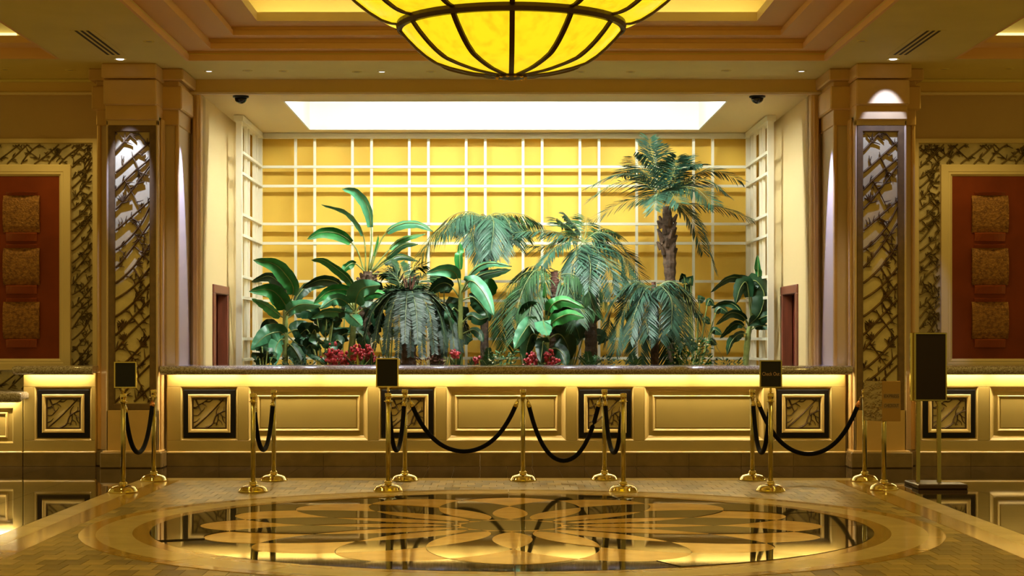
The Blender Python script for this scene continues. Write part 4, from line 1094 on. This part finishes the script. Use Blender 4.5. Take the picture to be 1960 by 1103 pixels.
for L, W, dd, m, r in [([(1438,615),(1438,545),(1415,532),(1390,535),(1360,560)], 18, -.1, 'darkleaf', .5), ([(1438,612),(1430,545),(1418,550),(1408,582)], 28, -.2, 'darkleaf', .2), ([(1438,618),(1440,540),(1462,560),(1455,600),(1432,624)], 42, -.2, 'darkleaf', .2), ([(1436,625),(1445,615),(1465,606),(1478,602)], 24, -.3, 'darkleaf', .3),
                    ([(1436,632),(1450,625),(1464,625),(1476,630)], 14, -.2, 'darkleaf', .4), ([(1436,625),(1420,605),(1398,600),(1370,622)], 18, -.1, 'darkleaf', .4), ([(1434,635),(1415,620),(1400,625),(1378,648)], 18, .1, 'darkleaf', .4), ([(1438,612),(1445,560),(1455,540),(1474,545)], 22, .2, 'darkleaf', .4),
                    ([(1436,628),(1410,588),(1385,580),(1362,590)], 14, .2, 'darkleaf', .5), ([(1436,640),(1415,640),(1400,655),(1392,680)], 18, -.2, 'darkleaf', .4), ([(1438,622),(1460,585),(1472,580),(1480,570)], 22, .1, 'darkleaf', .3)]:
    lpx(p, d, L, W, dd, m=m, roll=r, pet=.22)
def low_plant(name, px, d, label, cat, group, tips, m, W, stem=True):
    p = plant(name, px, d, label, cat, group)
    for (tx, ty, dd) in tips:
        my = min(700, ty) - 6
        lpx(p, d, [(px, 730), ((px*2+tx)/3, (730+my)/2), ((px+tx*2)/3, my), (tx, ty)], W, dd, m=m, roll=rg.uniform(.1, .7), pet=.62)
    return p
low_plant('foliage_plant', 620, 23.7, 'small dark-leaved plant on thin stems between the two left banana-like plants', 'plant', G_B, [(596, 640, 0), (640, 632, .1), (628, 615, .2), (605, 662, -.2), (655, 660, -.1), (612, 690, -.3), (585, 668, .1), (600, 615, .2), (650, 612, .1), (635, 672, -.2), (575, 640, .2)], 'darkleaf', 34)
low_plant('foliage_plant', 505, 23.6, 'low dark-leaved clump at the foot of the left trellis', 'plant', G_B, [(490, 690, -.1), (515, 680, 0), (530, 688, .1), (500, 672, .2)], 'darkleaf', 26)
low_plant('foliage_plant', 1330, 24.6, 'slender leafy plant poking up between the tallest palm and the right trellis', 'plant', G_B, [(1300, 540, .1), (1318, 545, -.1), (1345, 580, .1), (1368, 585, .0), (1395, 600, -.1), (1340, 610, -.2), (1382, 640, -.1), (1360, 620, .1), (1310, 560, .2), (1372, 660, 0)], 'darkleaf', 17)
low_plant('foliage_plant', 745, 24.9, 'dark foliage clump filling the gap behind the small feathery palm', 'plant', G_B, [(715, 560, .1), (735, 590, 0), (760, 600, .1), (725, 620, -.1), (755, 640, -.1), (742, 570, .2), (710, 640, 0)], 'darkleaf', 34)
low_plant('foliage_plant', 850, 25.0, 'dark foliage clump behind the rolled-leaf plant at the centre left', 'plant', G_B, [(830, 545, .1), (850, 560, 0), (870, 590, .1), (845, 600, -.1), (865, 640, -.1), (835, 620, 0), (892, 610, .1), (905, 650, 0)], 'darkleaf', 34)
low_plant('foliage_plant', 1005, 24.9, 'dark foliage clump behind the low central palm', 'plant', G_B, [(990, 610, .1), (1020, 590, 0), (1000, 640, .1), (1030, 620, -.1), (985, 660, -.1), (1015, 660, 0)], 'darkleaf', 34)
low_plant('foliage_plant', 1090, 24.9, 'dark foliage clump in front of the ringed palm trunk', 'plant', G_B, [(1075, 570, .1), (1100, 585, 0), (1110, 620, .1), (1085, 620, -.1), (1105, 655, -.1), (1120, 640, 0), (1150, 610, .1), (1165, 650, .1)], 'darkleaf', 34)
low_plant('foliage_plant', 1300, 24.2, 'dark foliage clump under the short drooping palm at the right', 'plant', G_B, [(1285, 640, .1), (1300, 655, 0), (1320, 660, .1), (1270, 660, -.1), (1335, 670, -.1), (1295, 625, 0)], 'darkleaf', 20)
low_plant('foliage_plant', 652, 24.8, 'dark foliage clump behind the bright and pale banana-like leaves', 'plant', G_B, [(630, 580, .1), (650, 570, 0), (665, 600, .1), (640, 620, -.1), (660, 640, -.1), (610, 620, 0), (690, 640, .1)], 'darkleaf', 34)
# fine-leaved shrubs
def shrub(px, d, py, wpx, label, m='bananaleaf', n=380, flowers=0):
    p = plant('leafy_shrub', px, d, label, 'shrub', 'low leafy shrubs')
    r = wpx*d/FOC/2; top = PZ(py, d); x0 = PX(px, d); mb = MB(); st = MB()
    for i in range(7):
        a = rg.uniform(0, 6.28); st.tube([(x0, d, SOIL), (x0+math.cos(a)*r*.5, d+math.sin(a)*r*.4, (SOIL+top)/2), (x0+math.cos(a)*r*.8, d+math.sin(a)*r*.6, top-.05)], [.008, .006, .003], 5)
    st.build('stems', 'stemgreen', p)
    for i in range(n):
        a = rg.uniform(0, 6.28); u = rg.random()**.5; z = SOIL + (top-SOIL)*rg.uniform(.2, 1.0)
        c = Vector((x0+math.cos(a)*r*u, d+math.sin(a)*r*u*.8, z))
        D = Vector((math.cos(a)*rg.uniform(.3, 1), math.sin(a)-.3, rg.uniform(-.3, .9))).normalized()*rg.uniform(.05, .10)
        W = D.cross(Vector((rg.uniform(-1, 1), rg.uniform(-1, 1), 1))).normalized()*.011
        mb.add([c, c+D*.5+W, c+D, c+D*.5-W], [(0, 1, 2, 3)])
    tag(mb.build('foliage', m, p), kind='stuff')
    if flowers:
        fm = MB()
        for i in range(flowers):
            a = rg.uniform(0, 6.28); c = (x0+math.cos(a)*r*.8, d-r*.8, SOIL+(top-SOIL)*rg.uniform(.5, 1.05)); fm.lathe([(.004, -.012), (.014, 0), (.004, .012)], c, 6)
        tag(fm.build('pale_buds', 'paleflower', p), kind='stuff')
    return p
shrub(1320, 23.3, 650, 80, 'bushy green shrub dotted with pale buds at the right end of the bed', 'bananaleaf', 520, 26)
shrub(960, 23.4, 672, 60, 'loose pale-flowered shrub at the foot of the slim-trunked palm', 'paleleaf', 300, 16)
shrub(1150, 23.4, 678, 70, 'low grey-green groundcover beside the ringed trunk', 'palmleafblue', 340)
shrub(570, 23.4, 684, 60, 'low dark groundcover at the left end of the bed', 'darkleaf', 260)
shrub(820, 23.3, 684, 60, 'brownish low groundcover beneath the cycads', 'trunkred', 220, 8)
shrub(1390, 23.5, 688, 60, 'sparse low groundcover near the check out sign', 'darkleaf', 220)
# ferns
def fern(px, d, label, tips):
    p = plant('fern', px, d, label, 'fern', 'ferns')
    for (tx, ty, dd) in tips:
        fpx(p, d, [(px, 725), ((px*2+tx)/3, (725+ty)/2-6), (tx, ty)], dd, m='palmleaf', n=30, ll=.09, droop=.15, wd=.014, t0=.1, rollv=.3)
fern(935, 23.3, 'small upright fern right of the slim palm trunk', [(920, 672, 0), (935, 668, -.1), (950, 680, 0), (925, 690, -.2), (960, 690, -.1)])
fern(1128, 23.2, 'small fern in front of the ringed palm trunk', [(1110, 685, -.1), (1125, 676, 0), (1140, 682, .1), (1150, 690, -.1)])
fern(1215, 23.2, 'small fern left of the dark stout palm trunk', [(1195, 690, 0), (1210, 680, .1), (1228, 684, -.1)])
# red flowering plants
def red_plant(px, d, py, label, k, wpx=36, m='redflower'):
    p = plant('red_flower_plant', px, d, label, 'flower', 'red flowering plants')
    x0 = PX(px, d); zt = PZ(py, d); r = wpx*d/FOC/2
    for i in range(6):
        a = rg.uniform(-1, 1); tx = px + a*wpx*.9; ty = py + rg.uniform(4, 24)
        lpx(p, d, [(px, 730), (px+(tx-px)*.3, 705), (tx, ty)], 9, rg.uniform(-.15, .1), m='yellowleaf' if i == 0 else ('paleleaf' if i == 1 else 'darkleaf'), roll=rg.uniform(.1, .8), pet=.2)
    st = MB(); st.tube([(x0, d, SOIL), (x0+.01, d, (SOIL+zt)/2), (x0, d, zt)], [.008, .007, .004], 6); st.build('stem', 'stemgreen', p)
    for q in range(k):
        cx, cz = x0 + rg.uniform(-.6, .6)*r, zt - rg.uniform(0, 22)*d/FOC
        fm = MB()
        for i in range(26):
            c = Vector((cx, d, cz)) + Vector((rg.gauss(0, .4), rg.gauss(0, .4), rg.gauss(0, .5)))*r*.75
            s = rg.uniform(.015, .026); fm.lathe([(s*.3, -s), (s, -s*.2), (s*.8, s*.5), (s*.2, s)], c, 6)
        tag(fm.build('flower_cluster', m, p), kind='stuff')
red_plant(633, 23.2, 678, 'leftmost red flower cluster behind the counter', 3, 42)
red_plant(662, 23.25, 684, 'red flowers just right of the leftmost red cluster, pale leaf beside', 3, 35)
red_plant(690, 23.2, 672, 'red flowers left of the central blank sign', 3, 37)
red_plant(712, 23.3, 666, 'red flower spike rising just behind the left edge of the central blank sign', 3, 25)
red_plant(871, 23.2, 672, 'single small red bloom below the second cycad', 2, 16)
red_plant(909, 23.2, 680, 'small red blooms left of the slim palm trunk', 2, 16)
red_plant(1006, 23.2, 690, 'red flower cluster low at the centre, left of the next two', 3, 32)
red_plant(1022, 23.3, 676, 'dark red flower spike at the centre of the bed', 3, 25)
red_plant(1052, 23.2, 680, 'red flower cluster right of the dark red centre spike', 3, 30)
